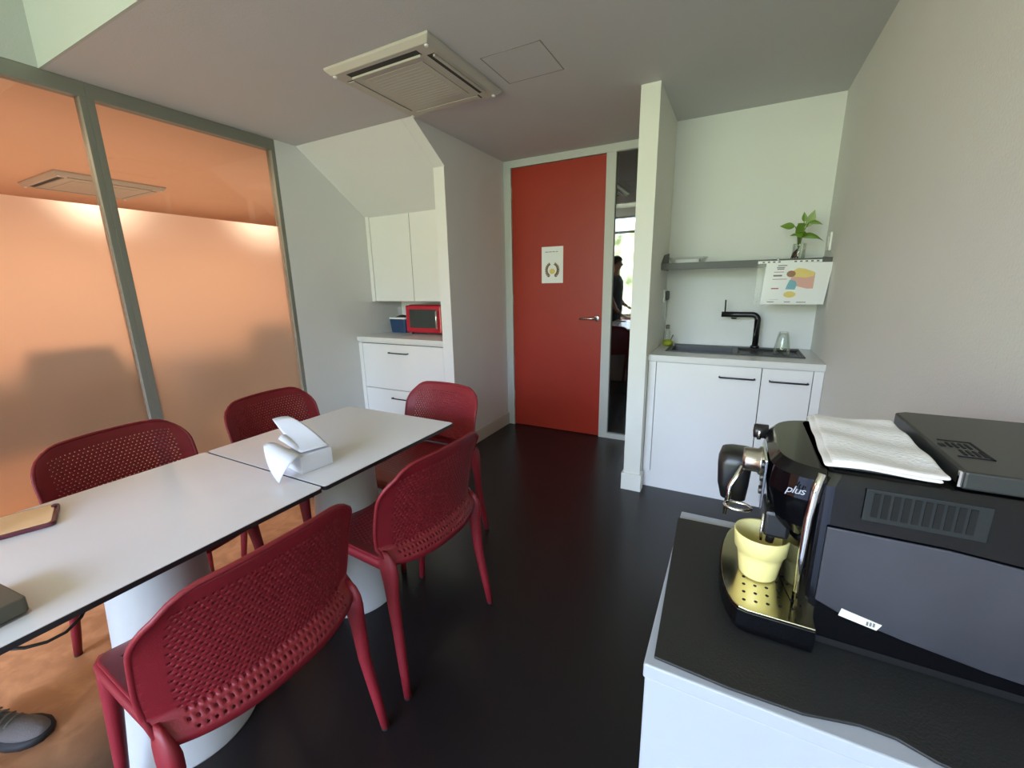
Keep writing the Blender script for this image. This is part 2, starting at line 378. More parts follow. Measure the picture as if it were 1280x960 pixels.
# dark office chairs in the next room (blurred by the film)
def office_chair(loc, rz, label):
    e = empty('office_chair', loc, label, 'chair', 'office chairs behind the frosted glass', rz=rz)
    q = MB(); q.smooth = True
    q.grid(lambda u, v: ((u-.5)*.46*(1-.25*max(0,v-.7)/.3), -.24+.05*(2*u-1)**2-.06*v, .50+.52*v), 10, 12)
    q.build('backrest', 'offchair', e, solid=.05, local=True, subsurf=1)
    q = MB().box(-.24,.24,-.22,.24,.43,.5); q.build('seat', 'offchair', e, bevel=.03, local=True)
    q = MB(); q.smooth = True; q.lathe([(.03,.06),(.03,.43)], n=12); q.build('gas_column', 'black', e, local=True)
    for k in range(5):
        a = k*2*PI/5; q = MB(); q.smooth = True
        q.tube([(0,0,.1),(.28*math.cos(a),.28*math.sin(a),.07)], [.025,.018]); q.lathe([(.001,.0),(.025,.0),(.025,.05),(.001,.05)], (.28*math.cos(a),.28*math.sin(a),0), 12)
        q.build('leg', 'black', e, local=True)
office_chair((-3.75, 1.02, 0), 1.3, 'dark office chair blurred behind the left frosted pane')
office_chair((-3.85, 2.35, 0), -2.0, 'dark office chair blurred behind the right frosted pane')

# ------------------------------------------------------------------ handle helper
def bar_handle(parent, x0, x1, y, z):
    q = MB(); q.smooth = True; r = .005
    q.tube([(x0,y,z),(x0,y-.022,z),(x0+.006,y-.028,z),(x1-.006,y-.028,z),(x1,y-.022,z),(x1,y,z)], r, 10)
    return q.build('handle', 'black', parent)
# ------------------------------------------------------------------ niche cabinets
uc = empty('wall_cabinet', (-2.49, 3.1, 1.20), 'white two-door wall cabinet above the red microwave', 'cabinet')
MB().box(XL+.002, -1.982, 2.94, YN-.002, 1.20, 1.225).box(XL+.002, XL+.02, 2.94, YN-.002, 1.225, 1.92).box(-2.0, -1.982, 2.94, YN-.002, 1.225, 1.92).box(XL+.02, -2.0, YN-.012, YN-.002, 1.225, 1.92).box(XL+.002, -1.982, 2.94, YN-.002, 1.9, 1.915).box(XL+.002, -2.957, 2.912, 2.94, 1.20, 1.955).build('carcass', 'lam', uc, bevel=.001)
B(-2.954, -2.505, 2.92, 2.938, 1.203, 1.948).build('door', 'lam', uc, bevel=.0012)
B(-2.501, -1.984, 2.92, 2.938, 1.203, 1.948).build('door', 'lam', uc, bevel=.0012)
B(-2.505, -2.501, 2.9205, 2.937, 1.203, 1.948).build('door_gap', 'lamline', uc)
lc = empty('base_cabinet', (-2.49, 3.0, 0), 'white drawer base cabinet in the niche under the microwave', 'cabinet')
MB().box(XL+.002, -2.955, 2.70, YN-.002, .1, .848).box(-2.05, -1.982, 2.70, YN-.002, .1, .848).box(-2.955, -2.05, 2.722, YN-.002, .1, .848).box(XL+.002, -1.982, 2.76, YN-.002, 0, .1).build('carcass', 'lam', lc, bevel=.001)
B(-2.955, -2.05, 2.7195, 2.722, .1, .846).build('shadow_gap', 'lamline', lc)
for (z0, z1, xa, xb) in ((.443,.843,-2.632,-2.425),(.105,.437,-2.632,-2.425)):
    d = B(-2.951, -2.054, 2.70, 2.719, z0, z1).build('drawer', 'lam', lc, bevel=.0012)
    bar_handle(d, xa, xb, 2.70, z1-.07)
wt = MB().box(XL+.002, -1.982, 2.688, YN-.002, .862, .90).box(XL+.002, -1.982, 2.705, YN-.002, .849, .862)
tag(wt.build('countertop', 'stone', bevel=.003), 'pale stone worktop carrying the microwave and blue box', 'countertop')

# microwave
mw = empty('microwave_oven', (-2.38, 3.12, .90), 'small red retro microwave oven on the niche worktop', 'microwave')
x0, x1, y0, y1, z0, z1 = -2.68, -2.16, 2.99, 3.27, .912, 1.168
B(x0, x1, y0+.015, y1, z0, z1).build('body', 'mwred', mw, bevel=.03, seg=4)
d = B(x0+.004, x1-.115, y0-.006, y0+.018, z0+.006, z1-.006).build('door', 'mwred', mw, bevel=.012, seg=3)
B(x0+.05, x1-.165, y0-.0085, y0, z0+.05, z1-.04).build('glass', 'mwglass', d, bevel=.012, seg=3)
q = MB(); q.smooth = True; q.tube([(x1-.150,y0-.005,z0+.045),(x1-.150,y0-.028,z0+.06),(x1-.146,y0-.036,z0+.128),(x1-.150,y0-.028,z0+.195),(x1-.150,y0-.005,z0+.21)], .009, 12)
q.build('handle', 'chrome', d)
pn = B(x1-.11, x1-.004, y0-.002, y0+.018, z0+.006, z1-.006).build('control_panel', 'mwred', mw, bevel=.006)
B(x1-.095, x1-.02, y0-.004, y0, z1-.085, z1-.035).build('display', 'black', pn)
for z in (z0+.05, z0+.1):
    q = MB(); q.smooth = True; q.lathe([(.0,y0-.022),(.014,y0-.02),(.017,y0)], (x1-.085,0,z), 20, True, 'y'); q.build('knob', 'chrome', pn)
for (a, b) in ((x0+.04,y0+.04),(x1-.04,y0+.04),(x0+.04,y1-.04),(x1-.04,y1-.04)):
    q = MB(); q.lathe([(.012,.9005),(.012,z0+.004)], (a,b,0), 12); q.build('foot', 'glide', mw)
# blue box
bb = empty('storage_basket', (-2.855, 3.13, .90), 'small blue woven basket with pale rim beside the microwave', 'basket')
def rrect(x0, x1, y0, y1, r, n=5):
    out = []
    for cx, cy, a0 in ((x1-r,y0+r,-PI/2),(x1-r,y1-r,0),(x0+r,y1-r,PI/2),(x0+r,y0+r,PI)):
        for k in range(n+1):
            a = a0+k*PI/2/n; out.append((cx+r*math.cos(a), cy+r*math.sin(a)))
    return out
def rr3(x0, x1, y0, y1, r, z): return [(a,b,z) for a,b in rrect(x0,x1,y0,y1,r)]
bx0, bx1, by0, by1 = -2.95, -2.745, 3.05, 3.22
q = MB(); q.loft([rr3(bx0+.012,bx1-.012,by0+.012,by1-.012,.02,.9005), rr3(bx0,bx1,by0,by1,.025,1.03), rr3(bx0+.004,bx1-.004,by0+.004,by1-.004,.022,1.03), rr3(bx0+.014,bx1-.014,by0+.014,by1-.014,.02,.91)])
q.build('basket_body', 'blue', bb)
q = MB(); q.loft([rr3(bx0-.003,bx1+.003,by0-.003,by1+.003,.027,1.03), rr3(bx0-.003,bx1+.003,by0-.003,by1+.003,.027,1.045), rr3(bx0+.006,bx1-.006,by0+.006,by1-.006,.02,1.045), rr3(bx0+.006,bx1-.006,by0+.006,by1-.006,.02,1.03)], False)
q.build('rim', 'whitep', bb)
q = MB(); q.smooth = True; q.grid(lambda u, v: (-2.848+.09*math.cos(2*PI*u)*(1-v), 3.135+.075*math.sin(2*PI*u)*(1-v), 1.035+.03*math.sin(v*PI/2)), 20, 5)
q.build('dark_contents', 'bsat', bb)
kt = empty('steel_canister', (-2.735, 3.24, .90), 'steel flask top showing between blue basket and microwave', 'canister')
q = MB(); q.smooth = True; q.lathe([(.03,.9005),(.032,.91),(.032,1.06),(.02,1.075)], (-2.715,3.262,0), 20); q.build('flask_body', 'steel', kt)
q = MB(); q.smooth = True; q.lathe([(.022,1.075),(.022,1.095),(.012,1.1)], (-2.715,3.262,0), 20); q.build('flask_cap', 'whitep', kt)

# ------------------------------------------------------------------ sink unit
sc_ = empty('sink_cabinet', (0, 2.95, 0), 'white two-door cabinet under the black kitchen sink', 'cabinet')
MB().box(-.4545, -.410, 2.685, 3.253, .115, .847).box(.398, XR-.002, 2.685, 3.253, .115, .847).box(-.41, .398, 2.71, 3.253, .115, .70).box(-.4545, XR-.002, 2.70, 2.76, 0, .115).build('carcass', 'lam', sc_, bevel=.001)
B(-.41, .398, 2.7055, 2.71, .117, .847).build('shadow_gap', 'lamline', sc_)
d1 = B(-.4065, .156, 2.685, 2.705, .12, .846).build('door', 'lam', sc_, bevel=.0012)
d2 = B(.1605, .3945, 2.685, 2.705, .12, .846).build('door', 'lam', sc_, bevel=.0012)
bar_handle(d1, -.052, .126, 2.685, .782); bar_handle(d2, .2, .376, 2.685, .779)
# worktop with a hole for the sink
q = MB(); hx0_, hx1_, hy0_, hy1_ = -.37, .355, 2.86, 3.18
for a in ((-.4565, hx0_, 2.67, 3.254),(hx1_, XR-.001, 2.67, 3.254),(hx0_, hx1_, 2.67, hy0_),(hx0_, hx1_, hy1_, 3.254)): q.box(*a, .855, .889)
q.box(-.4565, XR-.001, 2.684, 2.70, .848, .855)
tag(q.build('countertop', 'stone', merge=True), 'white worktop around the black sink in the alcove', 'countertop')
sk = empty('kitchen_sink', (0, 3.02, .889), 'black inset sink with drainer under the grey shelf', 'sink')
zt = .896
q = MB(); X0, X1, Y0, Y1 = -.385, .372, 2.845, 3.195
# rim
for a in ((X0,X0+.03,Y0,Y1),(X1-.012,X1,Y0,Y1),(X0+.03,X1-.012,Y0,Y0+.022),(X0+.03,X1-.012,Y1-.07,Y1),(.0,.03,Y0+.022,Y1-.07)): q.box(*a, .889, zt)
q.build('rim', 'sink', sk, bevel=.002)
q = MB()   # basin walls
bx = (X0+.03, .0, Y0+.022, Y1-.07)
def tubb(q, x0, x1, y0, y1, zt, zb, tp=.012):
    q.add([(x0,y0,zt),(x1,y0,zt),(x1,y1,zt),(x0,y1,zt),(x0+tp,y0+tp,zb),(x1-tp,y0+tp,zb),(x1-tp,y1-tp,zb),(x0+tp,y1-tp,zb)],[(0,1,5,4),(1,2,6,5),(2,3,7,6),(3,0,4,7),(4,5,6,7)])
tubb(q, *bx, zt-.001, .715); q.build('basin', 'sink', sk)
q = MB(); tubb(q, .03, X1-.012, Y0+.022, Y1-.07, zt-.001, .882, .01)
for k in range(7): q.box(.055+.038*k, .063+.038*k, Y0+.05, Y1-.10, .882, .886)
q.build('drainer', 'sink', sk)
q = MB(); q.smooth = True; q.lathe([(.0,.716),(.04,.716),(.045,.719),(.03,.7185),(.0,.717)], (-.18,2.98,0), 24, False); q.build('drain', 'steel', sk)
# faucet
fc = empty('kitchen_faucet', (.128, 3.155, zt), 'matt black angular kitchen tap with thin upright lever', 'faucet')
q = MB(); q.smooth = True; q.lathe([(.0,zt),(.027,zt),(.027,zt+.012),(.021,zt+.018),(.0,zt+.018)], (.128,3.155,0), 24, False); q.build('base', 'black', fc)
q = MB(); q.smooth = True
P = [(.128,3.155,zt+.01),(.128,3.155,1.075)]
for k in range(7):
    a = k*PI/12; P.append((.128-.035*(1-math.cos(a)), 3.155, 1.075+.035*math.sin(a)))
P += [(.02,3.155,1.110),(-.085,3.155,1.110)]
q.tube(P, [.018]*len(P), 18); q.build('spout', 'black', fc)
q = MB(); q.smooth = True; q.lathe([(.0175,1.09),(.016,1.082),(.013,1.08)], (-.01,3.155,0), 18); q.build('nozzle', 'black', fc)
q = MB(); q.smooth = True; q.tube([(-.065,3.155,1.12),(-.067,3.155,1.205)], .0045, 10); q.build('lever', 'black', fc)
# upside-down drinking glass
gz = .8865
q = MB(); q.smooth = True
q.lathe([(.044,gz+.0),(.043,gz+.03),(.034,gz+.09),(.027,gz+.128),(.025,gz+.132),(.0,gz+.132)], (.268,3.03,0), 32, False)
q.lathe([(.0415,gz+.0),(.0405,gz+.03),(.0315,gz+.09),(.0245,gz+.122),(.0,gz+.122)], (.268,3.03,0), 32, False)
q.lathe([(.044,gz),(.0415,gz)], (.268,3.03,0), 32, False)
tag(q.build('drinking_glass', 'glass', merge=True), 'clear drinking glass upside down on the sink drainer', 'glass')
# bottle and sponge
bt = empty('soap_bottle', (-.42, 3.14, .889), 'small clear soap bottle with grey cap in the alcove corner', 'bottle')
q = MB(); q.smooth = True; q.lathe([(.0,.8895),(.019,.8895),(.021,.9),(.021,.985),(.010,1.0),(.010,1.012)], (-.418,3.15,0), 20); q.build('bottle_body', 'glass', bt)
q = MB(); q.smooth = True; q.lathe([(.018,.892),(.018,.925)], (-.418,3.15,0), 20); q.build('soap', 'yg', bt)
q = MB(); q.smooth = True; q.lathe([(.014,1.005),(.014,1.03),(.006,1.033)], (-.418,3.15,0), 20); q.build('cap', 'greyp', bt)
sp = MB(); sp.smooth = True
rings = []
for j in range(9):
    v = j/8*PI
    rings.append([(-.405+.034*math.sin(v)*math.cos(a)*(1+.15*math.sin(3*a)), 3.09+.03*math.sin(v)*math.sin(a), .913-.024*math.cos(v)) for a in [i*PI/8 for i in range(16)]])
sp.loft(rings); tag(sp.build('scrub_sponge', 'yg'), 'yellow green sponge by the left end of the sink', 'sponge')
q = MB(); q.smooth = True; q.tube([(-.388,3.10,.93),(-.375,3.12,.965)], [.004,.005], 8); 
tag(q.build('brush_handle_stub', 'greyp'), 'short dark brush handle leaning on the yellow green sponge', 'brush')
# wall sockets
so = empty('wall_socket', (-.4575, 3.17, 1.24), 'wall socket with black plug on the alcove side wall', 'socket')
B(-.4575, -.447, 3.115, 3.215, 1.19, 1.275).build('plate', 'whitep', so, bevel=.002)
q = MB(); q.box(-.447, -.425, 3.155, 3.19, 1.205, 1.265); q.build('plug', 'black', so, bevel=.004)
q = MB(); q.smooth = True; q.tube([(-.436,3.17,1.205),(-.440,3.18,1.1),(-.445,3.19,.99),(-.449,3.19,.895)], .002, 6); q.build('cord', 'greyp', so)
sw = empty('light_switch', (XR, 3.12, 1.54), 'white switch plate on the right wall above the shelf end', 'switch')
B(XR-.011, XR, 3.06, 3.175, 1.485, 1.585).build('plate', 'whitep', sw, bevel=.002)
B(XR-.014, XR-.011, 3.09, 3.145, 1.505, 1.565).build('rocker', 'whitep', sw, bevel=.001)
# shelf
sh = empty('wall_shelf', (0, 3.1, 1.41), 'long dark grey metal shelf across the sink alcove', 'shelf')
q = MB().box(-.4565, XR-.001, 2.95, 3.254, 1.432, 1.437).box(-.4565, XR-.001, 2.947, 2.952, 1.402, 1.443); q.build('board', 'shelf', sh, bevel=.001)
q = MB(); q.prism([(2.95,1.402),(3.25,1.402),(3.25,1.52),(3.05,1.50),(2.95,1.445)], -.4565, -.452, 'x'); q.build('bracket', 'shelf', sh)
q = MB(); q.prism([(2.95,1.402),(3.25,1.402),(3.25,1.46),(2.95,1.443)], XR-.006, XR-.001, 'x'); q.build('bracket', 'shelf', sh)
# dish on shelf
ds = empty('food_tray', (-.31, 3.05, 1.437), 'low clear plastic tray at the left end of the shelf', 'tray')
q = MB(); q.loft([rr3(-.40,-.215,2.98,3.12,.03,1.4375), rr3(-.425,-.19,2.965,3.14,.04,1.478), rr3(-.42,-.195,2.97,3.135,.036,1.478), rr3(-.397,-.218,2.983,3.117,.028,1.440)]); q.build('tray_body', 'sleeve', ds)
q = MB(); q.loft([rr3(-.38,-.235,2.995,3.105,.02,1.4415), rr3(-.38,-.235,2.995,3.105,.02,1.465)]); q.build('tray_contents', 'paper', ds)
# plant
pl = empty('potted_plant', (.29, 3.04, 1.437), 'green pothos cutting in a glass jar on the shelf', 'plant')
q = MB(); q.smooth = True; q.lathe([(.0,1.4375),(.032,1.4375),(.034,1.445),(.034,1.525),(.032,1.528),(.032,1.525),(.031,1.446),(.0,1.443)], (.29,3.04,0), 24, False); q.build('jar', 'glass', pl)
q = MB(); q.smooth = True
for k in range(10):
    a = k*.7; q.tube([(.282,3.04,1.50),(.275+.012*math.cos(a),3.04+.012*math.sin(a),1.475),(.272+.018*math.cos(a+.6),3.04+.018*math.sin(a+.6),1.447)], [.003,.004,.002], 6)
q.build('roots', 'soil', pl)
q = MB(); q.smooth = True; q.tube([(.299,3.03,1.445),(.302,3.03,1.48),(.304,3.03,1.53)], .004, 8); q.build('white_label_stick', 'whitep', pl)
tip = Vector((.285,3.03,1.56))
def leafm(q, base, direction, length, width, droop=.3, twist=0):
    d = Vector(direction).normalized(); side = d.cross(Vector((0,1,0)))
    side = (side if side.length > .1 else Vector((1,0,0))).normalized(); side = (Matrix.Rotation(twist, 3, d) @ side)
    nrm = d.cross(side)
    def f(u, v):
        w = width*math.sin(PI*min(1, v**.8))*(1-.3*v)
        s = (u-.5)*2
        return base+d*length*v+side*w*s+nrm*(abs(s)*w*.25)+Vector((0,0,-droop*length*v*v))
    q.grid(f, 6, 10)
leaves = [((-.030,0,.065),(-1,-.2,.05),.078,.022,.0,.15),((.012,0,.085),(-.12,-.1,1),.055,.015,0,.2),((.005,0,.02),(-.5,-.3,.9),.06,.03,.1,.3),((.01,0,.0),(.95,-.2,.55),.125,.024,.75,.35),
          ((.035,0,.08),(1,0,.25),.070,.014,.5,.4),((0,-.01,.01),(.3,-.8,.5),.06,.028,.2,.2),((-.015,0,.02),(-.8,-.5,-.1),.045,.008,.1,.3),((.008,-.01,.045),(-.4,-.4,.5),.055,.028,.1,.1),((-.01,-.02,.03),(.2,-.6,-.5),.05,.024,.1,.1)]
for off, d_, ln, w_, dr_, tw in leaves:
    q = MB(); q.smooth = True; q.mi = 0
    b = tip+Vector(off); leafm(q, b, d_, ln, w_, dr_, tw)
    q.mi = 1; q.tube([tip+Vector((0,0,-.07)), tip+Vector(off)*.5, b], .0022, 6)
    q.build('leaf', ['leaf','stem'], pl)
q = MB(); q.smooth = True; leafm(q, tip+Vector((.030,.01,.055)), (.28,.1,1), .105, .028, .05, .25); q.build('leaf', 'leaf2', pl)
# paper clipped to the shelf
pp = empty('recipe_sheet', (.27, 2.94, 1.31), 'printed white sheet in a clear sleeve clipped to the shelf', 'poster')
yf = 2.938
def quad(q, pts, y): q.add([(a, y, b) for a, b in pts], [(0,1,2,3)])
q = MB(); q.prism([(.12,1.187),(.428,1.187),(.447,1.417),(.132,1.421)], yf-.0012, yf-.0004, 'y'); q.build('sheet', 'paper', pp)
q = MB(); quad(q, [(.088,1.18),(.425,1.18),(.442,1.432),(.088,1.436)], yf-.003); q.build('plastic_sleeve', 'sleeve', pp)
q = MB(); q.box(.088, .395, yf-.004, yf-.0015, 1.419, 1.433); q.build('punched_strip', 'whitep', pp)
q = MB()
for k in range(11):
    a = .11+k*.026
    if k not in (4, 5): q.box(a, a+.012, yf-.0052, yf-.004, 1.422, 1.430)
q.build('strip_marks', 'ink', pp)
q = MB(); q.smooth = True; q.lathe([(.006,yf-.012),(.008,yf-.004)], (.185,0,1.441), 12, True, 'y'); q.build('clip', 'chrome', pp)
y_ = yf-.0016
q = MB(); q.prism([(.255,1.30),(.34,1.275),(.37,1.275),(.372,1.36),(.33,1.375),(.285,1.37),(.262,1.345)], y_-.0002, y_, 'y'); q.build('pink_print', 'pink', pp)
q = MB(); q.prism([(.258,1.37),(.275,1.342),(.33,1.335),(.365,1.345),(.37,1.365),(.32,1.385),(.29,1.39)], y_-.0006, y_-.0003, 'y'); q.build('yellow_print', 'yel', pp)
q = MB(); q.prism([(.258+.022*math.cos(k*PI/8), 1.358+.018*math.sin(k*PI/8)) for k in range(16)], y_-.0009, y_-.0007, 'y'); q.build('brown_print', 'brownp', pp)
q = MB(); q.prism([(.238,1.272),(.285,1.27),(.292,1.30),(.283,1.32),(.255,1.325),(.246,1.30)], y_-.0012, y_-.001, 'y'); q.build('teal_print', 'teal', pp)
q = MB(); q.prism([(.262+.030*math.cos(k*PI/10), 1.243+.018*math.sin(k*PI/10)) for k in range(20)], y_-.0006, y_-.0003, 'y'); q.build('dish_print', 'yel', pp)
q = MB()
for (a, b, z, t) in ((.19,.235,1.403,.004),(.185,.225,1.392,.004),(.188,.222,1.383,.005),(.172,.215,1.345,.008),(.165,.21,1.214,.0),(.155,.19,1.199,.003),(.24,.27,1.199,.003),(.30,.345,1.197,.003)):
    q.box(a, b, y_-.0004, y_, z, z+t+.001)
q.build('text_lines', 'ink', pp)
q = MB()
for (a, b, z, t) in ((.173,.222,1.368,.003),(.17,.24,1.328,.003),(.168,.205,1.274,.006)): q.box(a, b, y_-.0004, y_, z, z+t)
q.build('red_text_lines', 'inkred', pp)

# ------------------------------------------------------------------ tables
def table(name, x0, x1, y0, y1, bc, rt, rb, label, group='white cafe tables pushed together'):
    e = empty(name, (bc[0], bc[1], 0), label, 'table', group)
    q = MB(); r = .012
    q.loft([rr3(x0,x1,y0,y1,r,.7262), rr3(x0,x1,y0,y1,r,.7385)]); q.build('tabletop_core', 'topedge', e)
    q = MB(); q.loft([rr3(x0+.001,x1-.001,y0+.001,y1-.001,r,.7385), rr3(x0+.001,x1-.001,y0+.001,y1-.001,r,.740)]); q.build('tabletop', 'top', e)
    q = MB(); q.smooth = True
    q.lathe([(rb,.0),(rb,.004),(rb-.006,.03),(rt+.035,.16),(rt+.015,.32),(rt+.004,.5),(rt,.70),(rt,.7262)], (bc[0],bc[1],0), 64)
    ob = q.build('pedestal', 'pedestal', e)
    ob.data.polygons[-1].use_smooth = ob.data.polygons[-2].use_smooth = False
table('cafe_table', -1.704, -1.056, .10, .759, (-1.42,.455), .115, .185, 'nearer white square table with the phone and the dark tablet')
table('cafe_table', -1.703, -1.055, .765, 1.432, (-1.395,1.11), .12, .168, 'farther white square table with the tissue box')

# phone in a case on table
ph = empty('phone', (-1.62, .27, .74), 'flat device in a wine red case on the near table edge', 'phone')
def poly3(q, pts, z0, z1): q.prism(pts, z0, z1, 'z')
pts = [(-1.700,.24),(-1.52,.268),(-1.535,.338),(-1.70,.312)]
pts = [(-1.52,.262),(-1.527,.338),(-1.70,.33),(-1.70,.20),(-1.60,.20)]
def rpoly(cx, cy, w, d, ang, r=.012, n=4):
    out = []
    for x, y in rrect(-w/2, w/2, -d/2, d/2, r, n):
        out.append((cx+x*math.cos(ang)-y*math.sin(ang), cy+x*math.sin(ang)+y*math.cos(ang)))
    return out
q = MB(); poly3(q, rpoly(-1.603,.252,.145,.17,-.33), .7405, .751); q.build('phone_case', 'navy', ph, bevel=.003)
q = MB(); poly3(q, rpoly(-1.603,.252,.128,.153,-.33,.008), .751, .7522); q.build('screen', 'tan', ph)
q = MB(); q.smooth = True; q.lathe([(.006,.7515),(.006,.757),(.003,.758)], (-1.618,.338,0), 12); q.build('button', 'navy', ph)
# dark tablet at left edge
tb = empty('tablet', (-1.15, .16, .74), 'dark grey tablet case leaning at the near table edge', 'tablet')
q = MB(); q.add([(-1.02,.098,.7415),(-1.125,.166,.7415),(-1.245,.160,.775),(-1.2,.11,.790),(-1.02,.098,.7475),(-1.12,.170,.7495),(-1.243,.166,.783),(-1.2,.106,.796)],[(0,3,2,1),(4,5,6,7),(0,1,5,4),(1,2,6,5),(2,3,7,6),(3,0,4,7)])
q = MB(); poly3(q, rpoly(-1.195,.112,.15,.10,.10,.008), .7445, .775); q.build('tablet_body', 'olive', tb, bevel=.003)
q = MB(); poly3(q, rpoly(-1.195,.112,.154,.104,.10,.008), .7405, .7445); q.build('clear_base', 'sleeve', tb)
# cable looping under the table edge
q = MB(); q.smooth = True
q.tube([(-1.075,.12,.7228),(-1.062,.14,.714),(-1.058,.165,.706),(-1.058,.19,.706),(-1.066,.215,.715),(-1.09,.235,.7228)], .003, 8)
tag(q.build('cable', 'black'), 'thin black cable drooping under the near table edge', 'cable')

# tissue box
tbx = empty('tissue_box', (-1.24, .86, .74), 'white tissue box with two sheets pulled out over the table joint', 'tissue box')
import itertools
bA, bB_, bC, bD = Vector((-1.192,.790,0)), Vector((-1.180,.900,0)), Vector((-1.288,.925,0)), Vector((-1.300,.805,0))
q = MB(); q.prism([tuple(v.xy) for v in (bA,bB_,bC,bD)], .7405, .800, 'z'); q.build('carton', 'tissue', tbx, bevel=.002)
def sheet(name, P, nu=10, nv=10):
    # Bezier patch from 4 rows of 4 points
    def bz(p, t): return ((1-t)**3*p[0]+3*(1-t)**2*t*p[1]+3*(1-t)*t*t*p[2]+t**3*p[3])
    R = [[Vector(a) for a in r] for r in P]
    q = MB(); q.smooth = True; q.grid(lambda u, v: bz([bz(r, u) for r in R], v), nu, nv); return q.build(name, 'tissue', tbx, solid=.0012)
T0 = .803
sheet('tissue_sheet', [[(-1.190,.798,T0),(-1.220,.80,T0+.006),(-1.26,.805,T0+.006),(-1.31,.815,T0+.005)],
                       [(-1.175,.760,.815),(-1.22,.765,.826),(-1.27,.78,.832),(-1.33,.80,.828)],
                       [(-1.170,.725,.80),(-1.21,.735,.822),(-1.27,.755,.835),(-1.34,.785,.834)],
                       [(-1.195,.712,.744),(-1.235,.712,.770),(-1.29,.735,.80),(-1.345,.77,.822)]])
sheet('tissue_sheet', [[(-1.185,.895,T0+.002),(-1.19,.87,T0+.004),(-1.195,.83,T0+.006),(-1.21,.808,T0+.004)],
                       [(-1.235,.905,.822),(-1.24,.88,.815),(-1.25,.84,.81),(-1.26,.818,.806)],
                       [(-1.33,.925,.856),(-1.345,.905,.848),(-1.36,.88,.838),(-1.375,.860,.830)],
                       [(-1.43,.925,.868),(-1.445,.915,.870),(-1.458,.90,.868),(-1.465,.885,.863)]])
sheet('tissue_sheet', [[(-1.22,.81,T0+.002),(-1.22,.82,T0+.002),(-1.225,.83,T0+.003),(-1.23,.85,T0+.004)],
                       [(-1.26,.812,.812),(-1.265,.82,.818),(-1.27,.835,.814),(-1.27,.855,.812)],
                       [(-1.30,.818,.820),(-1.305,.828,.836),(-1.31,.845,.826),(-1.31,.865,.816)],
                       [(-1.345,.822,.826),(-1.35,.835,.842),(-1.355,.855,.834),(-1.35,.87,.82)]])

# ------------------------------------------------------------------ chairs
def hexgrid(q, fmap, cols, rows, u0, u1, t0, t1, hole, solidfn=None):
    # staggered perforation: each cell a 6-gon (corners + mid top/bottom) with a hexagonal hole
    cw, ch = (u1-u0)/cols, (t1-t0)/rows
    cache = {}
    def V(a, b):   # a in half cell units, b in rows
        k = ('g', round(a, 3), round(b, 3))
        if k not in cache:
            cache[k] = len(q.v); q.v.append(tuple(fmap(u0+a*cw/2, t0+b*ch)))
        return cache[k]
    def F(f): q.f.append(f); q.m.append(q.mi); q.sm.append(True)
    for r in range(rows):
        offs = r % 2
        starts = [2*c+offs for c in range(cols-(1 if offs else 0))]
        if offs: F([V(0,r),V(1,r),V(1,r+1),V(0,r+1)]); F([V(2*cols-1,r),V(2*cols,r),V(2*cols,r+1),V(2*cols-1,r+1)])
        for a in starts:
            ring = [(a,r),(a+1,r),(a+2,r),(a+2,r+1),(a+1,r+1),(a,r+1)]
            idx = [V(*p) for p in ring]
            cu, ct = u0+(a+1)*cw/2, t0+(r+.5)*ch
            if solidfn and solidfn(cu, ct): F(idx); continue
            inn = []
            for (pa, pb) in ring:
                du, dt = (u0+pa*cw/2-cu), (t0+pb*ch-ct)
                if abs(du) < 1e-6: s1, s2 = hole, hole*1.05
                else: s1, s2 = hole*.95, hole*.55
                inn.append(len(q.v)); q.v.append(tuple(fmap(cu+du*s1, ct+dt*s2)))
            for i in range(6): F([idx[i], idx[(i+1) % 6], inn[(i+1) % 6], inn[i]])
def sstep(a, b, x):
    t = max(0, min(1, (x-a)/(b-a))); return t*t*(3-2*t)
def back_pt(u, t):
    # u -1..1 across, t 0..1 up ; local chair space, facing +y
    s = max(0, (t-.62)/.38)
    W = .234+.010*sstep(0,.4,t)
    lo = .455+.018*abs(u)**3
    if t < .13:
        k = t/.13; y = -.262+.040*k; z = lo+(.515-lo)*k
        y -= .012*math.sin(k*PI)
    else:
        k = (t-.13)/.87; y = -.222-.055*k-.012*math.sin(k*PI)*-1; z = .515+.280*k
    x = u*W; RR = .105; H = .795; ax = (abs(x)-(W-RR))/RR; bz = (z-(H-RR))/RR
    if ax > 0 and bz > 0:
        bz = min(1, bz); a2 = ax*math.sqrt(1-bz*bz/2); b2 = bz*math.sqrt(1-ax*ax/2)
        x = math.copysign(W-RR+a2*RR, u); z = H-RR+b2*RR
    z += .010*s*(1-u*u)
    y += .062*abs(x/W)**2.4*(1-.25*t)
    return Vector((x, y, z))
def seat_pt(u, t):
    # t 0 rear .. 1 front
    y = -.245+.475*t; W = .215-.012*t*t
    W *= 1-.10*max(0,(t-.85)/.15)**2
    z = .452-.016*math.cos(u*PI/2)*math.sin(min(1,t*1.1)*PI)-.022*max(0,(t-.8)/.2)**2+.012*abs(u)**3
    y += .055*abs(u)**2.4*(1-t)
    return Vector((u*W, y, z))
